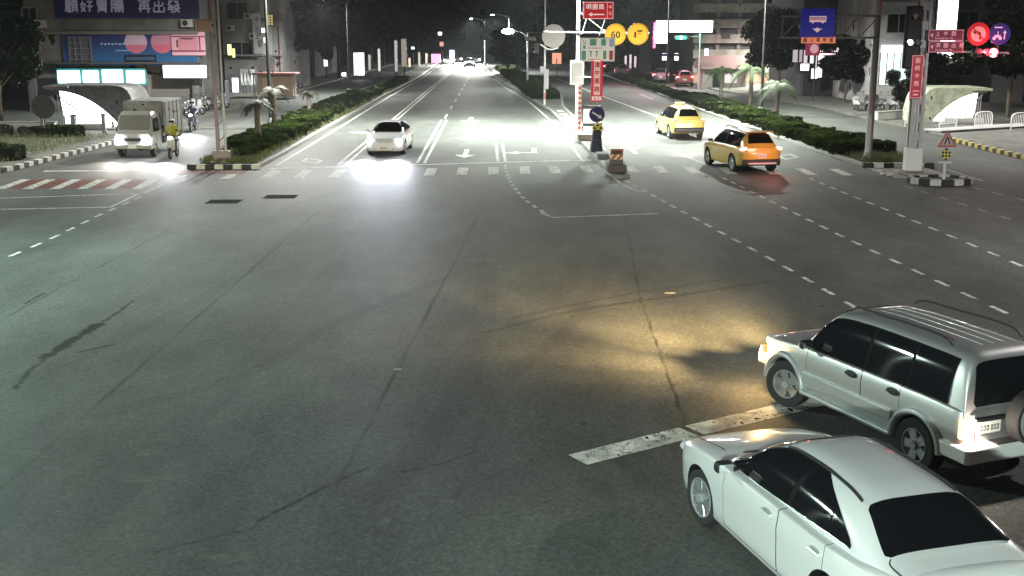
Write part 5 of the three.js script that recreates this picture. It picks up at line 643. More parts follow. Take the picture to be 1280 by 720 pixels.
{ // far left dark building and grey apartment block
  const d = 92; const b = building('dark_building', 'dark grey building half hidden behind the left tree', -52, -35.2, d, 12, 14, M.wallDark, { windows: winGrid(16, 2.2, 4, 3.1, 6, 2.5, 1.5, 1.5) }); for (let k = 0; k < 4; k++) part(b, 'balcony', rbox(16.6, .9, 1.0, .05, 0, 3.6 + k * 3.1, .5), mat(.20, .20, .19, .9));
  const d2 = 106, X = (px) => P(px, 40, d2).x, Y = (py) => P(320, py, d2).y, cx = (X(282) + X(352)) / 2;
  const a = building('apartment_block', 'grey apartment block with vertical sign beside the corner building', X(278), X(352), d2, 14, 14, mat(.24, .245, .25, .9, { map: rep(mottled, .12) }), { windows: [[-1.25, Y(14), 1.9, 1.5], [-1.0, Y(63), 1.8, 1.4], [-1.25, Y(-20), 1.9, 1.5]] });
  part(a, 'drain_pipe', cyl(.06, .06, 13, 2.5, 0, .1), mat(.25, .1, .1, .7)); part(a, 'column', box(.9, 13, .3, 1.35, 6.5, .15), mat(.36, .37, .36, .9)); for (const y of [3.4, 6.6]) part(a, 'ledge', rbox(5.4, .18, .4, .04, 0, y, .2), M.wallGrey); ac(a, .2, Y(45)); ac(a, -.2, Y(20)); ac(a, -1.9, Y(35));
  const s = thing('vertical_sign', 'pale upright sign board with coloured marks on the apartment block', 'sign', [X(323), Y(42), -d2 + .5]); panel(s, 'sign_plate', .8, 3.6, face(canvasTex(128, 512, (c) => { c.fillStyle = '#8d938f'; c.fillRect(0, 0, 128, 512); c.strokeStyle = '#4a3a6a'; [...'中公上'].forEach((ch, i) => glyph(c, ch, 30, 40 + i * 110, 66, .14)); }), .15), 0, 0, 0); part(s, 'arm', bar([0, 1, -.1], [0, 1, -.5], .04), M.dark);
  const n = thing('window_sign', 'small lit yellow grid sign on the apartment block', 'sign', [X(340), Y(25), -d2 + .5]); part(n, 'case', box(.6, 1.0, .1, 0, 0, -.06), M.dark); for (let i = 0; i < 2; i++) for (let j = 0; j < 4; j++) part(n, 'tile_light', box(.2, .17, .03, -.13 + i * .26, -.36 + j * .24, 0), glow(.55, .42, .15, 1, 'sign_glow')); part(n, 'arm', bar([0, 0, -.1], [0, 0, -.5], .03), M.dark);
  for (const [px, py, w, h, c, l] of [[289, 62, .35, .95, [2.2, 2.2, .7], 'small yellow lit sign figure hanging on the apartment block'], [294, 66, .25, .8, [1.6, 1.7, .6], 'second yellow lit sign figure hanging on the apartment block'], [294, 106, .55, 1.3, [5, 5, 5.5], 'upright white lit sign standing before the apartment block'], [332, 38, .3, .4, [3, 3.4, 4], 'small round white lamp sign on the apartment block'], [333, 50, .14, .5, [2, 2, 2], 'thin white lamp sign below the round one']]) { const o = thing('lit_sign', l, 'sign', [X(px), Y(py), -d2 + 1]); part(o, 'face_light', rbox(w, h, .05, .02), glow(...c, 1, 'sign_glow')); part(o, 'case', box(w + .08, h + .08, .08, 0, 0, -.07), M.dark); part(o, 'arm', bar([0, 0, -.1], [0, 0, -1], .03), M.dark); }
  for (let k = 0; k < 4; k++) { const o = thing('banner_flag', 'pale upright banner standing before the apartment block', 'banner', [X(306 + k * 4.2), .13, -d2 + 2.5], rr(-.4, .4), 'banners before the apartment block'); part(o, 'pole', cyl(.02, .02, 2.2), M.steel); part(o, 'cloth', grid((u, v) => [u * .34, .7 + v * 1.4, .04 * Math.sin(v * 6 + u * 3)], 4, 10), mat(.6, .62, .66, .8)); }
}
{ // bus shelter with the pale board on top
  const d = 97, x = P(347, 40, d).x, t = thing('bus_shelter', 'tan roadside kiosk with flat red roof edge', 'kiosk', [x - .3, .13, -d]); part(t, 'wall', box(3.0, 1.75, 1.4, 0, .95, -.2), mat(.36, .26, .19, .85)); part(t, 'roof', rbox(3.7, .16, 2.2, .05, 0, 1.95, 0), mat(.30, .13, .12, .7)); for (const k of [-1.7, 1.7]) part(t, 'post', box(.1, 1.9, .1, k, .95, .9), M.tanPole); part(t, 'plinth', box(3.2, .1, 1.6, 0, .05, -.2), M.concrete); part(t, 'poster', box(.9, 1.2, .04, -.6, 1.0, .53), mat(.45, .36, .28, .7));
  const s = thing('roof_board', 'pale blank notice board on top of the roadside kiosk', 'sign', [P(333, 80, d).x, 2.16, -d]); part(s, 'board', rbox(1.5, 1.15, .08, .02, 0, .68, 0), mat(.45, .48, .54, .5)); part(s, 'leg', merge([box(.08, .2, .08, -.5, .06, 0), box(.08, .2, .08, .5, .06, 0)]), M.dark);
}
{ // left far row of shops
  const d = 140, X = (px) => P(px, 40, d).x; const b = building('far_shop', 'far dark shop with two warm lit windows above the pavement', X(352), X(392), d, 18, 11, M.wallDark, { windows: [[-1.2, P(0, 70, d).y, 1.35, .9, [3.0, 2.2, 1.9]], [.5, P(0, 70, d).y, .8, .9, [2.6, 2.0, 1.7]]] }); part(b, 'curtain', merge([box(1.3, 1.3, .04, -1.2, P(0, 82, d).y, .05), box(.8, 1.3, .04, .5, P(0, 82, d).y, .05)]), mat(.35, .28, .2, .9));
  const many = [[407, 70, .45, 2.4, [2.6, 2.6, 2.8]], [445, 80, .5, 2.6, [3.4, 2.8, 4.2]], [451, 80, .8, 2.6, [5, 4.4, 5.4]], [462, 78, .25, 1.8, [.9, .9, .9]], [474, 75, .25, 2.6, [1.4, 1.4, 1.3]], [495, 70, .3, 3.6, [.8, .8, .8]], [505, 66, .6, 3.2, [.5, .45, .4]], [512, 78, .3, 1.4, [2.2, 1.8, 1.2]], [524, 74, .3, 2.2, [1.2, 1.1, .9]], [533, 73, .3, 1.6, [2, 1.7, 1.2]], [552, 55, .6, .7, [1.6, .7, .6]], [545, 73, 1.5, 1.4, [4.5, 1.2, 2.2]], [565, 68, .8, 1.4, [2.6, 2.6, 4.4]], [430, 93, .5, .4, [5, 5, 5.4]], [516, 60, .5, .4, [3, 3, 3]], [550, 42, .6, .5, [5, 5, 5.6]]];
  const what = ['thin white', 'pinkish white', 'broad pinkish white', 'faint grey', 'faint upright', 'tall faint', 'dim brownish', 'small warm', 'dim warm', 'little warm', 'small red', 'glowing pink', 'bluish white', 'small white roadside', 'tiny white', 'high round white'];
  many.forEach(([px, py, w, h, c], i) => { const dd = i < 7 || i === 13 ? 136 : 185, p = P(px, py, dd), o = thing('far_lit_sign', `${what[i]} lit shop sign far down the left side`, 'sign', [p.x, 0, p.z]); part(o, 'face_light', rbox(w, h, .1, .03, 0, p.y, .1), glow(...c, .6, 'sign_glow')); part(o, 'case', box(w + .1, h + .1, .1, 0, p.y, -.02), M.dark); part(o, 'post', cyl(.06, .06, Math.max(.2, p.y - h / 2)), M.dark); });
  building('far_block', 'long dark block behind the far left trees', -52, -27, 190, 20, 18, M.wallDark, { windows: winGrid(24, 3, 4, 3.4, 7, 3.2, 1.6, 1.6) });
  building('far_tower', 'far pale tower closing the end of the road', -30, -12, 330, 20, 30, mat(.16, .15, .18, .9), { windows: winGrid(18, 4, 7, 3.6, 6, 2.8, 1.5, 1.8, .04, [.25, .25, .35]) });
  building('far_tower', 'wide low far building closing the road beyond the lamps', -12, 30, 340, 20, 16, mat(.14, .14, .15, .9), { windows: winGrid(40, 4, 3, 3.6, 12, 3.2, 1.6, 1.8, .04, [.3, .3, .28]) });
}
// ---------------------------------------------------------------- station entrances: curved shells with a glowing inside
function entrance(label, x, d, w, h, dep, flip, wallM, g = 8) {
  const t = thing('station_entrance', label, 'station entrance', [x, .13, -d]), k = flip ? -1 : 1; // k: side where the shell meets the ground
  const out = (q) => [k * mix(-w * .55, w * .5, Math.min(1, q * 1.04) ** .6), h * (1 - q ** 11)], inn = (q) => [k * mix(-w * .55, w * .34, q), (h - .25) * (1 - q ** 2.3)];
  const s = new THREE.Shape(); steps(0, 1, 24).forEach((q, i) => { const [X, Y] = out(q); i ? s.lineTo(X, Y) : s.moveTo(X, Y); }); steps(1, 0, 24).forEach((q) => { const [X, Y] = inn(q); s.lineTo(X, Math.max(.0, Y)); });
  part(t, 'shell', new THREE.ExtrudeGeometry(s, { depth: dep, bevelEnabled: true, bevelSize: .03, bevelThickness: .03, bevelSegments: 1 }).translate(0, 0, -dep), wallM);
  const b = new THREE.Shape(); b.moveTo(k * -w * .5, .02); steps(0, .985, 20).forEach((q) => { const [X, Y] = inn(q); b.lineTo(X, Math.max(.02, Y - .03)); });
  part(t, 'lit_wall_light', new THREE.ExtrudeGeometry(b, { depth: .05, bevelEnabled: false }).translate(0, 0, -dep * .45), glow(1, .97, 1.0, g, 'wall_light_glow'));
  part(t, 'canopy', rbox(w * .32, .16, dep + .3, .05, k * -w * .47, h - .1, -dep / 2), wallM); part(t, 'canopy_light', rbox(w * .26, .04, dep * .6, .015, k * -w * .44, h - .22, -dep * .5), glow(1, .97, 1, g, 'wall_light_glow'));
  for (let i = 0; i < 8; i++) { const X = k * (-w * .46 + i * w * .035); part(t, 'rail_bar', bar([X, .3, .04], [X, h * (.80 - i * .055), .04], .028), mat(.30, .28, .30, .6)); } part(t, 'rail', merge([bar([k * -w * .48, h * .82, .04], [k * -w * .19, h * .40, .04], .035), bar([k * -w * .48, .3, .04], [k * -w * .15, .3, .04], .035)]), mat(.3, .28, .3, .6));
  part(t, 'low_wall', rbox(w * .62, .34, .18, .03, k * -w * .2, .17, .12), M.wallPale); part(t, 'step', rbox(w * .98, .1, dep + .5, .02, 0, .03, -dep / 2), M.concrete);
  areaLight(x - k * w * .15, .13 + h * .5, -d - dep * .45 + .12, w * .7, h * .7, [1, .97, 1], g * .8, x - k * w * .15, h * .4, -d + 10); return t;
}
entrance('station entrance with glowing white inside under a curved grey shell', P(119, 130, 64).x, 64, 4.5, 2.45, 3, false, mat(.20, .20, .20, .8, { map: rep(mottled, .4) }), 7);
entrance('station entrance with glowing canopy and pale green curved shell by the railing', P(1190, 130, 68.5).x, 68.5, 3.7, 2.1, 3, true, mat(.42, .46, .33, .75, { map: rep(mottled, .4) }), 7);
for (const [x, d] of [[-23.6, 61.2], [-22.2, 61.8], [-25.2, 61]]) { const o = thing('bollard', 'short grey post before the left station entrance', 'bollard', [x, .13, -d], 0, 'posts before the left station entrance'); part(o, 'post', rbox(.2, 1.0, .2, .03, 0, .5, 0), M.concrete); part(o, 'cap', rbox(.26, .06, .26, .02, 0, 1.02, 0), M.kerb); }
{ const o = thing('low_wall', 'low pale wall beside the left station entrance', 'wall', [-26.6, .13, -62]); part(o, 'wall', rbox(3.4, .55, .3, .04, 0, .28, 0), M.wallPale); part(o, 'coping', rbox(3.5, .07, .38, .02, 0, .58, 0), M.concrete); }
{ const o = thing('round_sign', 'dark round disc on a post by the left hedge', 'sign', [P(54, 130, 60).x, .13, -60]); part(o, 'disc', cyl(.6, .6, .05, 0, 0, 0, 28).rotateX(Math.PI / 2).translate(0, 1.55, 0), M.dark); part(o, 'post', cyl(.04, .04, 1.5), M.dark); part(o, 'rim', new THREE.TorusGeometry(.6, .025, 6, 28).translate(0, 1.55, .02), M.black); }
// railing by the right entrance: separate hoop sections
for (let k = 0; k < 5; k++) { const o = thing('railing', 'white steel hoop railing section on the right pavement', 'railing', [23.55 + k * 1.62, .13, -(66.6 - k * 1.0)], .52, 'railing sections before the right station entrance'); part(o, 'hoop', tube([[-.72, 0, 0], [-.72, .75, 0], [-.6, .9, 0], [.6, .9, 0], [.72, .75, 0], [.72, 0, 0]], .035, 30), M.white); part(o, 'rail', bar([-.7, .22, 0], [.7, .22, 0], .025), M.white); for (let j = -4; j <= 4; j++) part(o, 'rail_bar', bar([j * .145, .22, 0], [j * .145, .89, 0], .016), M.white); }
{ const o = thing('platform_kerb', 'pale raised strip along the right station railing', 'kerb', [27, .13, -64.6], .52); part(o, 'strip', rbox(9, .14, 1.2, .04, 0, .07, 0), M.wallPale); part(o, 'dark_face', rbox(9.05, .10, .08, .02, 0, .05, .62), M.dark); }
{ const o = thing('low_wall', 'pale curved low wall before the white building', 'wall', [0, 0, 0]); const a = smoothPts([[22.9, 71.5], [24.4, 72.6], [25.2, 73], [26, 72.2]], 20); part(o, 'wall', slab([...a.map(([x, d]) => [x, d - .3]), ...a.slice().reverse().map(([x, d]) => [x, d + .35])], .1, .55, .03), M.wallPale); part(o, 'coping', slab([...a.map(([x, d]) => [x, d - .34]), ...a.slice().reverse().map(([x, d]) => [x, d + .39])], .56, .63), M.concrete); }
{ // parking building with horizontal bands
  const d = 125, X = (px) => P(px, 40, d).x, b = thing('parking_building', 'dark building of stacked horizontal concrete bands', 'building', [(X(872) + X(978)) / 2, 0, -d]), w = X(978) - X(872) + .8;
  part(b, 'core', box(w - .6, 15, 12, 0, 7.5, -6.8), M.wallDark); const band = mat(.26, .25, .22, .9, { map: rep(mottled, .15) }); for (let k = 0; k < 9; k++) part(b, 'parapet_band', metreUV(rbox(w, .95, .5, .04, 0, 1.55 + k * 1.62, -.3)), band); for (let i = 0; i < 5; i++) part(b, 'column', box(.4, 15, .4, -w / 2 + .4 + i * (w - .8) / 4, 7.5, -.7), M.wallGrey); part(b, 'ground_wall', box(w, 1.0, .4, 0, .5, -.3), mat(.3, .2, .14, .9)); for (const [q, y] of [[-1.5, 5.1], [1.8, 5.1], [3.0, 5.1]]) part(b, 'opening', box(.9, .6, .1, q, y, -.02), M.black); part(b, 'roof_slab', box(w + .2, .4, 13, 0, 15.1, -6.6), M.wallGrey); part(b, 'lamp_strip', box(2.2, .06, .1, 1.2, 2.55, .1), glow(.8, .75, .6, 1, 'lamp_strip_glow'));
}
{ // dark building behind the gantry with the shop sign; hanging lit strips
  const b = building('dark_building', 'unlit tall building behind the gantry sign', 24.6, 33, 98, 12, 16, M.wallDark, { windows: winGrid(8, 3, 4, 3.2, 3, 2.4, 1.4, 1.6) }); part(b, 'shop_front', box(7.8, 2.6, .1, 0, 1.3, .06), M.black); part(b, 'canopy', rbox(8.6, .3, 1.6, .05, 0, 3.0, .8), M.wallDark);
  const d = 92, p0 = P(1007, 60, d), p1 = P(1098, 62, d), w = p1.x - p0.x, o = thing('shop_sign', 'long crimson shop sign with glowing white characters', 'sign', [(p0.x + p1.x) / 2, (p0.y + p1.y) / 2, -d]); panel(o, 'sign_plate', w, 1.05, face(canvasTex(768, 128, (c) => { c.fillStyle = '#5a1226'; c.fillRect(0, 0, 768, 128); c.fillStyle = '#a84a62'; c.fillRect(110, 0, 658, 16); c.fillStyle = '#8a6a70'; c.beginPath(); c.arc(92, 64, 44, 0, 7); c.fill(); c.strokeStyle = '#ffffff'; row(c, '上海國車胃發出路', 152, 28, 64, 76, .17); c.fillStyle = '#f0e4ec'; c.fillRect(150, 108, 480, 14); }), 1.5), 0, 0, 0); part(o, 'post', merge([bar([-w * .35, -.5, -.2], [-w * .35, -4.4, -.2], .06), bar([w * .35, -.5, -.2], [w * .35, -4.4, -.2], .06)]), M.dark);
  const strips = [[994, 70, .4, 1.0, .5], [1001, 70, .25, 1.0, .4], [1007, 72, .3, 1.2, .7], [1015, 70, .3, 1.2, 1.2], [1020, 75, .15, 1.6, .9], [1025, 82, .35, 1.9, 2.6], [1029, 74, .2, 1.6, 1.0], [1006, 84, .7, .55, 2.4], [1018, 92, .5, .8, 2.6]]; strips.forEach(([px, py, ww, hh, k]) => { const p = P(px, py, 95), q = thing('shop_lamp_strip', 'small bright lamp strip inside the shop under the crimson sign', 'lamp', [p.x, p.y, p.z], 0, 'lamp strips under the crimson sign'); part(q, 'strip_light', rbox(ww, hh, .06, .02), glow(k, k * .88, k * .95, 1, 'lamp_strip_glow')); part(q, 'bracket', box(.05, .05, 1.4, 0, hh / 2, -.7), M.dark); });
}
{ // white lit building and its tall light panel
  const d = 88, X = (px) => P(px, 40, d).x, Y = (py) => P(1120, py, d).y, cx = (X(1090) + X(1168)) / 2; const b = building('white_building', 'pale building with lit glass shop front behind the signal mast', X(1091), X(1168), d, 14, 13, mat(.60, .56, .57, .8, { map: rep(mottled, .1) }), { windows: [[X(1122) - cx, Y(28), 1.7, 1.5]], frame: M.wallPale });
  part(b, 'cornice', rbox(5.2, .5, .8, .08, 0, Y(52), .3), mat(.40, .40, .45, .7)); part(b, 'upper_band', rbox(3.2, .9, .5, .06, X(1122) - cx, Y(10), .2), M.wallPale);
  for (let k = 0; k < 4; k++) part(b, 'shop_window_light', rbox(.46, 2.4, .05, .02, X(1106) - cx + k * .52, Y(86), .08), glow(.78, 1, .92, 1.7, 'lit_window')); for (let k = 0; k < 5; k++) part(b, 'mullion', box(.05, 2.5, .1, X(1106) - cx - .26 + k * .52, Y(86), .1), M.wallGrey); part(b, 'fascia_light', rbox(2.6, .5, .12, .04, X(1120) - cx, Y(61), .75), glow(1, .95, 1, 3.2, 'sign_glow'));
  areaLight(X(1118), Y(80), -d + 1.2, 3, 3, [1, .93, .98], 3, X(1118), 0, -d + 12);
  const s = thing('light_column_sign', 'tall glaring white light panel on the building corner', 'sign', [X(1179), 0, -d + .6]); part(s, 'face_light', rbox(1.45, 7.5, .12, .03, 0, Y(70) + 3.6, 0), glow(1, .95, 1, 6, 'sign_glow')); part(s, 'case', box(1.6, 7.7, .3, 0, Y(70) + 3.6, -.22), M.dark); part(s, 'pillar', box(1.5, Y(70), .5, 0, Y(70) / 2 - .1, -.3), mat(.4, .36, .38, .8));
  building('dark_building', 'dark building at the far right behind the street trees', X(1190), X(1300), d + 2, 12, 16, mat(.13, .115, .12, .9), { windows: winGrid(6, 3, 4, 3.2, 2, 2.8, 1.5, 1.6) });
}
{ // white lit station roof sign with the green signal beneath, red neon
  const d = 150, X = (px) => P(px, 40, d).x, Y = (py) => P(850, py, d).y; const b = building('far_shop', 'dark far shop building left of the parking building', X(815), X(900), d, 14, 6.2, mat(.12, .09, .12, .9), { windows: [[-2.6, Y(71), .8, .9, [2.4, 2.2, 3.2]], [-.9, Y(71), 1.0, .9, [3, 2.8, 3.4]]] }); part(b, 'canopy', rbox(9.4, .3, 1.4, .05, 0, 2.6, .7), M.wallDark);
  const d2 = 123, X2 = (px) => P(px, 40, d2).x, Y2 = (py) => P(850, py, d2).y;
  const s = thing('lit_sign', 'long glaring white roof sign fixed to the banded parking building', 'sign', [X2(855), Y2(33), -d2 + .7]); part(s, 'face_light', rbox(X2(889) - X2(821), Y2(26) - Y2(40), .12, .04), glow(1, .98, 1.1, 12, 'sign_glow')); part(s, 'case', box(X2(890) - X2(820), Y2(25) - Y2(41), .2, 0, 0, -.18), M.dark); part(s, 'mount', merge([box(6.4, .16, .16, .3, .3, -.36), box(6.4, .16, .16, .3, -.3, -.36), box(.3, .9, 1.2, 2.6, 0, -.8)]), M.dark); part(s, 'end_light', rbox(1.25, Y2(26) - Y2(54), .14, .04, X2(826) - X2(855), Y2(40) - Y2(33), .05), glow(1, .80, .75, 6, 'sign_glow'));
  areaLight(X2(855), Y2(33), -d2 + 1, 7, 1.4, [1, .9, 1], 12, X2(850), 0, -d2 + 20);
  const n = thing('neon_sign', 'magenta neon strip sign at the end of the white roof sign', 'sign', [X2(817), Y2(44), -d2 + .9]); part(n, 'tube_light', rbox(.2, 2.6, .1, .04), glow(14, .6, 3.2, 1, 'sign_glow')); part(n, 'case', box(.3, 2.7, .1, 0, 0, -.1), M.dark);
  const nl = new THREE.PointLight(new THREE.Color().setRGB(1, .10, .35), 130); nl.name = 'neon_sign_light'; nl.position.set(X2(817), Y2(44), -d2 + 1.6); nl.castShadow = true; scene.add(nl);
  const gp = P(851, 47, 112), g = thing('traffic_signal', 'far signal head with green lamp lit under the white sign', 'traffic signal', [gp.x, 0, gp.z]); part(g, 'housing', rbox(1.5, .45, .3, .08, .1, gp.y, 0), M.black); for (const k of [-1, 0, 1]) part(g, 'lens', cyl(.17, .17, .05, 0, 0, 0, 16).rotateX(Math.PI / 2).translate(k * .45, gp.y, .16), k ? mat(.05, .04, .04, .3) : glow(2, 24, 15, 1, 'signal_lens_glow')); part(g, 'post', cyl(.08, .07, 6, 1.9, 0, -.1), M.galvanised); part(g, 'arm', bar([1.9, gp.y + .1, -.1], [-.4, gp.y + .1, -.1], .04), M.galvanised);
  const gl = new THREE.PointLight(new THREE.Color().setRGB(.1, 1, .7), 40); gl.name = 'signal_lamp_light'; gl.position.set(gp.x, gp.y, gp.z + .5); gl.castShadow = true; scene.add(gl);
  const w = thing('lit_sign', 'small upright white lit sign on a post by the parking building', 'sign', [P(883, 68, 118).x, 0, -118]); part(w, 'face_light', rbox(.4, 1.1, .1, .03, 0, P(883, 68, 118).y, 0), glow(4, 4.2, 5, 1, 'sign_glow')); part(w, 'post', cyl(.06, .06, P(883, 68, 118).y), M.dark); part(w, 'case', box(.5, 1.2, .08, 0, P(883, 68, 118).y, -.09), M.dark);
  for (const [px, h] of [[782, 1.1], [788, 1.3], [794, 1.0], [806, .9], [813, 1.2]]) { const o = thing('far_lit_sign', 'faint upright lit banner sign far down the right side', 'sign', [P(px, 79, 170).x, 0, -170], 0, 'faint banner signs far down the right side'); part(o, 'face_light', rbox(.3, h * 1.6, .06, .02, 0, P(px, 79, 170).y + .2, 0), glow(.9, .7, .8, 1, 'sign_glow')); part(o, 'post', cyl(.04, .04, P(px, 79, 170).y), M.dark); }
  const r = thing('lit_sign', 'dim red and orange lit box beyond the signal post', 'sign', [P(696, 73, 150).x, 0, -150]); part(r, 'face_light', rbox(1.2, 1.4, .1, .03, 0, P(696, 73, 150).y, 0), glow(1.0, .42, .28, 1, 'sign_glow')); part(r, 'post', cyl(.08, .08, P(696, 73, 150).y), M.dark);
  building('far_block', 'violet-grey far block behind the yellow discs', 2, 24, 235, 20, 16, mat(.15, .11, .15, .9), { windows: winGrid(20, 3, 4, 3.4, 6, 3.2, 1.6, 1.6) });
  const h = thing('tiled_house', 'small house with dark tiled roof by the right hedge', 'building', [P(901, 105, 116).x, 0, -116]); part(h, 'wall', box(4.2, 2.0, 4, 0, 1.0, 0), mat(.4, .33, .3, .9)); part(h, 'roof', loft([[-2.5, 1.9, 0], [-2.1, 3.1, 0], [2.1, 3.1, 0], [2.5, 1.9, 0]].slice(0, 1).concat([]).length ? steps(-2.4, 2.4, 2).map((X) => [[X, 1.9, 2.4], [X, 1.95, 2.4], [X, 3.2, 0], [X, 1.95, -2.4], [X, 1.9, -2.4]]) : [], .3), mat(.13, .07, .07, .8)); part(h, 'window_light', box(1.2, .9, .05, .6, 1.0, 2.02), glow(.9, .85, .85, 1, 'lit_window')); part(h, 'door', box(.8, 1.6, .05, -.8, .8, 2.02), M.dark);
}
// ---------------------------------------------------------------- trees, palms, hedges
const leafMat = (r, g, b) => mat(r, g, b, .75, { transmission: .25, thickness: 0, name: 'leaf' });
function leafCloud(n, sample, size) { // many small bent leaves
  const pos = [], nor = [], idx = []; const q = new THREE.Quaternion(), e = new THREE.Euler();
  for (let i = 0; i < n; i++) {
    const p = sample(), s = size * rr(.6, 1.35); e.set(rr(-1.2, 1.2), rr(0, 6.3), rr(-1.2, 1.2)); q.setFromEuler(e); const k = pos.length / 3;
    for (const v of [[-.5, 0, 0], [0, .12, -.28], [.5, 0, 0], [0, .12, .28]]) { const w = V(...v).multiplyScalar(s).applyQuaternion(q); pos.push(p[0] + w.x, p[1] + w.y, p[2] + w.z); const m = V(0, 1, 0).applyQuaternion(q); nor.push(m.x, m.y, m.z); } idx.push(k, k + 1, k + 2, k, k + 2, k + 3);
  }
  const g = new THREE.BufferGeometry(); g.setAttribute('position', new THREE.Float32BufferAttribute(pos, 3)); g.setAttribute('normal', new THREE.Float32BufferAttribute(nor, 3)); g.setIndex(idx); return g;
}
function treeGeo(h, r, n, size) {
  const clumps = []; for (let k = 0; k < 26; k++) { const a = rr(0, 6.3), q = Math.sqrt(rnd()) * r * .85, y = rr(.36, .95) * h; clumps.push([Math.cos(a) * q, y, Math.sin(a) * q * (1), rr(.22, .42) * r]); }
  const crown = leafCloud(n, () => { const c = clumps[Math.floor(rnd() * clumps.length)], a = rr(0, 6.3), u = rr(-1, 1), t = Math.cbrt(rnd()) * c[3], s = Math.sqrt(1 - u * u); return [c[0] + Math.cos(a) * s * t, c[1] + u * t * .8, c[2] + Math.sin(a) * s * t]; }, size);
  const wood = [tube([[0, 0, 0], [.08, h * .2, .05], [-.05, h * .4, 0], [.05, h * .62, .05]], .16, 10, 8)]; for (let k = 0; k < 9; k++) { const c = clumps[k]; wood.push(tube([[0, h * rr(.25, .45), 0], [c[0] * .5, c[1] * .8, c[2] * .5], [c[0], c[1], c[2]]], .05, 8, 5)); }
  return { crown, trunk: merge(wood) };
}
const greens = [leafMat(.05, .08, .022), leafMat(.055, .085, .022), leafMat(.075, .10, .025), leafMat(.03, .05, .022)];
const treeShapes = [treeGeo(8.5, 3.4, 17000, .34), treeGeo(10, 4, 18000, .38), treeGeo(6.5, 2.7, 14000, .3)];
function tree(label, x, d, kind, m, s = 1, group, y = .13) { const t = thing('street_tree', label, 'tree', [x, y, -d], rr(0, 6.3), group), g = treeShapes[kind]; part(t, 'trunk', g.trunk, M.bark); part(t, 'crown', g.crown, greens[m]); t.scale.setScalar(s); return t; }
tree('leafy tree hiding the dark building beside the blue billboards', -29.6, 66, 0, 1, .74); tree('leafy tree at the left edge before the dark building', -33, 63, 1, 0, .7);
for (const [x, d, k, m, s] of [[-21.9, 116, 1, 3, 1.15], [-22.5, 127, 0, 2, .9], [-21, 139, 1, 3, 1.2], [-21.5, 152, 1, 3, 1.1], [-20.5, 168, 1, 3, 1.2], [-20.5, 184, 1, 3, 1.2], [-21, 204, 1, 3, 1.2], [-24.5, 121, 1, 2, 1.0], [-25, 146, 1, 3, 1.3], [-24, 176, 1, 3, 1.4], [-17.5, 222, 1, 3, 1.3], [-14, 232, 1, 3, 1.2]]) tree('dark street tree in the row along the far left pavement', x, d, k, m, s, 'trees along the far left pavement');
for (const [x, d, k, s] of [[20.5, 168, 1, 1.1], [17.5, 185, 1, 1], [14.5, 205, 1, 1.1], [9, 215, 1, 1.1], [5, 222, 2, 1.3]]) tree('dark street tree in the row along the far right pavement', x, d, k, 3, s, 'trees along the far right pavement');
for (const [x, d, s] of [[1.6, 128, .8], [.6, 139, .85], [-.6, 152, .9], [-1.6, 168, 1]]) tree('dark tree in the row on the far middle median', x, d, 2, 3, s, 'trees on the far middle median');
tree('dark tree under the gantry beside the parking building', 22.6, 97, 1, 3, .75); tree('dark tree in front of the crimson shop sign building', 26.2, 90, 0, 3, .62); tree('dark bushy tree before the pale building', 26.6, 77.5, 2, 3, .44); tree('dark bushy tree right of the first one before the pale building', 29.0, 78, 2, 3, .42);
tree('street tree rising behind the right railing', 31.8, 73, 1, 1, .85); tree('tree at the right edge behind the red signal', 35.5, 70, 0, 1, .9); tree('tree beside the glaring light panel', 29.8, 81, 2, 3, .62); tree('far dark tree behind the red tail lights', 28.5, 142, 2, 3, 1.0); tree('far dark tree left of the white roof sign', 13.5, 185, 2, 3, 1.1);
// palms
function palm(label, x, d, h, m, n = 13, fr = 1.3, group) {
  const t = thing('palm_tree', label, 'palm', [x, .14, -d], rr(0, 6), group); part(t, 'trunk', tube([[0, 0, 0], [.03, h * .4, .02], [0, h, 0]], .14, 14, 10), mat(.16, .13, .10, .95, { map: rep(mottled, 3) })); for (let k = 0; k < 7; k++) part(t, 'trunk_ring', new THREE.TorusGeometry(.142, .018, 5, 14).rotateX(Math.PI / 2).translate(.02, h * (.12 + k * .12), .01), M.bark);
  for (let k = 0; k < n; k++) {
    const a = k * 2.4 + rr(-.2, .2), up = rr(.2, 1.15), L = fr * rr(.85, 1.15), pts = steps(0, 1, 8).map((q) => [Math.cos(a) * L * q, h + L * (up * q - 1.15 * q * q), Math.sin(a) * L * q]), g = [tube(pts, .014, 8, 4)], pos = [], idx = [];
    for (let i = 1; i < 24; i++) { const q = i / 24, p = V(Math.cos(a) * L * q, h + L * (up * q - 1.15 * q * q), Math.sin(a) * L * q), l = .42 * fr * Math.sin(Math.PI * (q * .85 + .12)); for (const s of [-1, 1]) { const dir = V(-Math.sin(a) * s + Math.cos(a) * .5, -.5, Math.cos(a) * s + Math.sin(a) * .5).normalize(), w = V(Math.cos(a), up - 2.3 * q, Math.sin(a)).normalize().multiplyScalar(.026), tip = p.clone().addScaledVector(dir, l), b = pos.length / 3; for (const v of [p.clone().sub(w), p.clone().add(w), tip]) pos.push(v.x, v.y, v.z); idx.push(b, b + 1, b + 2); } }
    const lg = new THREE.BufferGeometry(); lg.setAttribute('position', new THREE.Float32BufferAttribute(pos, 3)); lg.setIndex(idx); lg.computeVertexNormals(); part(t, 'frond', merge([...g, lg]), m);
  } return t;
}
const frondA = leafMat(.032, .038, .02), frondB = leafMat(.035, .065, .018);
palm('stout palm on the left median nearest the lattice pole', -12.75, 57, 1.9, frondA, 13, .9); palm('second palm on the left median with drooping fronds', -13.3, 63.5, 2.2, frondA, 13, .95); palm('small palm sapling on the left median behind the pair', -13.2, 74, 1.5, frondA, 9, .7);
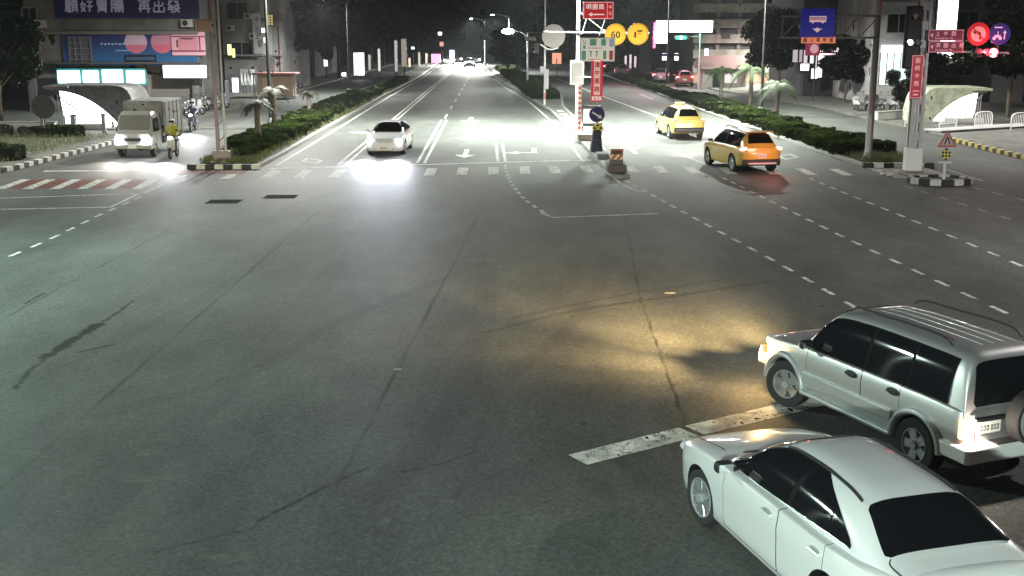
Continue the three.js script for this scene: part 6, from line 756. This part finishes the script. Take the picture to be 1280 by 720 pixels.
palm('palm on the right median behind the bright hedge', 16.3, 78, 2.9, frondB, 15, 1.5); palm('palm on the right median before the dark trees', 16.6, 71.5, 2.1, frondB, 14, 1.45); palm('small palm at the right median by the tiled house', 16.1, 88, 2.5, frondB, 12, 1.2);
// hedges: each clipped block is one shrub
const hedgeGeo = [0, 1, 2].map(() => { const ph = rr(0, 9); return leafCloud(4200, () => { const a = rr(-1, 1), b = rnd(), c = rr(-1, 1), e = rnd() > .5 ? 1 : rnd(); let x = a, z = c, y = b; const f = Math.floor(rnd() * 4); if (f === 0) x = Math.sign(a) * mix(.85, 1.05, rnd()); if (f === 1) z = Math.sign(c) * mix(.85, 1.05, rnd()); if (f > 1) y = mix(.86, 1.04, rnd()); const r = Math.hypot(x, z), k = r > 1 ? mix(1, 1 / r, .35) : 1; const top = .72 + .22 * NOISE(x * 2 + ph, z * 2 + ph); return [x * k * .62, y * top * (1 - .15 * Math.max(0, r - .7)), z * k * .62]; }, .11); });
const hedgeCore = merge(steps(0, 1, 13).map((q, i) => tube([[rr(-.12, .12), 0, rr(-.12, .12)], [Math.cos(i * 2.4) * .22, .3, Math.sin(i * 2.4) * .22], [Math.cos(i * 2.4) * rr(.3, .5), rr(.5, .7), Math.sin(i * 2.4) * rr(.3, .5)]], .014, 4, 4))), coreM = M.bark; const hedgeM = [leafMat(.115, .19, .035), leafMat(.135, .20, .04), leafMat(.095, .16, .035)];
function shrub(label, group, x, d, s, m) { const t = thing('hedge_shrub', label, 'shrub', [x, .14, -d], rr(0, 6.3), group); part(t, 'foliage', hedgeGeo[Math.floor(rnd() * 3)], hedgeM[m]); part(t, 'stems', hedgeCore, coreM); t.scale.set(s, s * rr(.5, .66), s); }
for (let d = 49, k = 0; d < 128; d += mix(1.25, 1.9, (d - 49) / 80), k++) for (let c = 0; c < (d > 100 ? 1 : 2); c++) { const q = clamp((d - 46) / 60), x = mix(-11.6, -12.3, q) - c * 1.2 + rr(-.12, .12); if (d < 52 && c) continue; shrub('clipped green shrub in the hedge on the left median', 'left median hedge shrubs', x, d + rr(-.2, .2), rr(.85, 1.1) * (d < 53 ? .8 : 1), k % 3); }
for (let d = 51, k = 0; d < 140; d += mix(1.3, 2.1, (d - 51) / 90), k++) for (let c = 0; c < (d > 95 ? 1 : 2); c++) shrub('clipped green shrub in the hedge on the right median', 'right median hedge shrubs', (d < 60 ? mix(15.25, 14.9, (d - 50) / 10) : mix(14.9, 12.9, (d - 60) / 75)) + c * 1.2 + rr(-.12, .12), d, rr(.85, 1.15), k % 3);
for (let d = 94, k = 0; d < 170; d += 1.7, k++) for (let c = 0; c < 2; c++) shrub('bright clipped shrub in the hedge on the middle median', 'middle median hedge shrubs', mix(2.2, -2.2, (d - 94) / 85) + c * 1.15 + rr(-.1, .1), d, rr(.9, 1.15), k % 2);
for (let k = 0; k < 9; k++) shrub('low shrub in the planting strip by the left pavement corner', 'left corner shrubs', -33 + k * 1.15 + (k > 5 ? .5 : 0), 60.2 + rr(-.3, .3), rr(.9, 1.15), k % 3);
for (let k = 0; k < 4; k++) shrub('dark shrub by the striped kerb of the left corner', 'left kerb shrubs', -21.9 - k * .75, 48.8 + k * .5, rr(.9, 1.2), 2);
{ // grass on the planted strips
  const blade = new THREE.BufferGeometry(); blade.setAttribute('position', new THREE.Float32BufferAttribute([-.012, 0, 0, .012, 0, 0, .02, .14, .03, .05, .1, 0, .075, .1, .01, .03, .2, -.02], 3)); blade.setIndex([0, 1, 2, 3, 4, 5]); blade.computeVertexNormals();
  const strip = (name, label, spots) => { const g = new THREE.InstancedMesh(blade, leafMat(.10, .12, .035), spots.length), m = new THREE.Matrix4(), q = new THREE.Quaternion(); spots.forEach(([x, y, d], i) => { q.setFromAxisAngle(V(0, 1, 0), rr(0, 6.3)); const s = rr(.6, 1.5); m.compose(V(x, y, -d), q, V(s, s, s)); g.setMatrixAt(i, m); }); g.name = name; g.castShadow = g.receiveShadow = true; scene.add(g); tag(g, label, 'grass', null, 'stuff'); };
  const a = []; for (let i = 0; i < 9000; i++) { const d = 47 + 60 * rnd() ** 1.6; a.push([rr(mix(-13, -14.2, clamp((d - 47) / 15)), mix(-10.7, -11.2, clamp((d - 47) / 50))), .15, d]); } strip('grass', 'rough grass on the left median under the hedge', a);
  const b = []; for (let i = 0; i < 8000; i++) { const d = 47.4 + 45 * rnd() ** 1.6; b.push([rr(14.75, 17.2) - clamp((d - 60) / 60) * 1.2, .15, d]); } strip('grass', 'rough grass on the right median behind the hedge', b);
  const c = []; for (let i = 0; i < 7000; i++) { c.push([rr(-34, -21.2), .14, rr(46, 60)]); } strip('grass', 'patchy grass on the left corner lawn', c);
}
// thin night haze that glows round the lamps
scene.fog = new THREE.FogExp2(0xdfe6ea, 0.00022);
renderer.render(scene, camera);
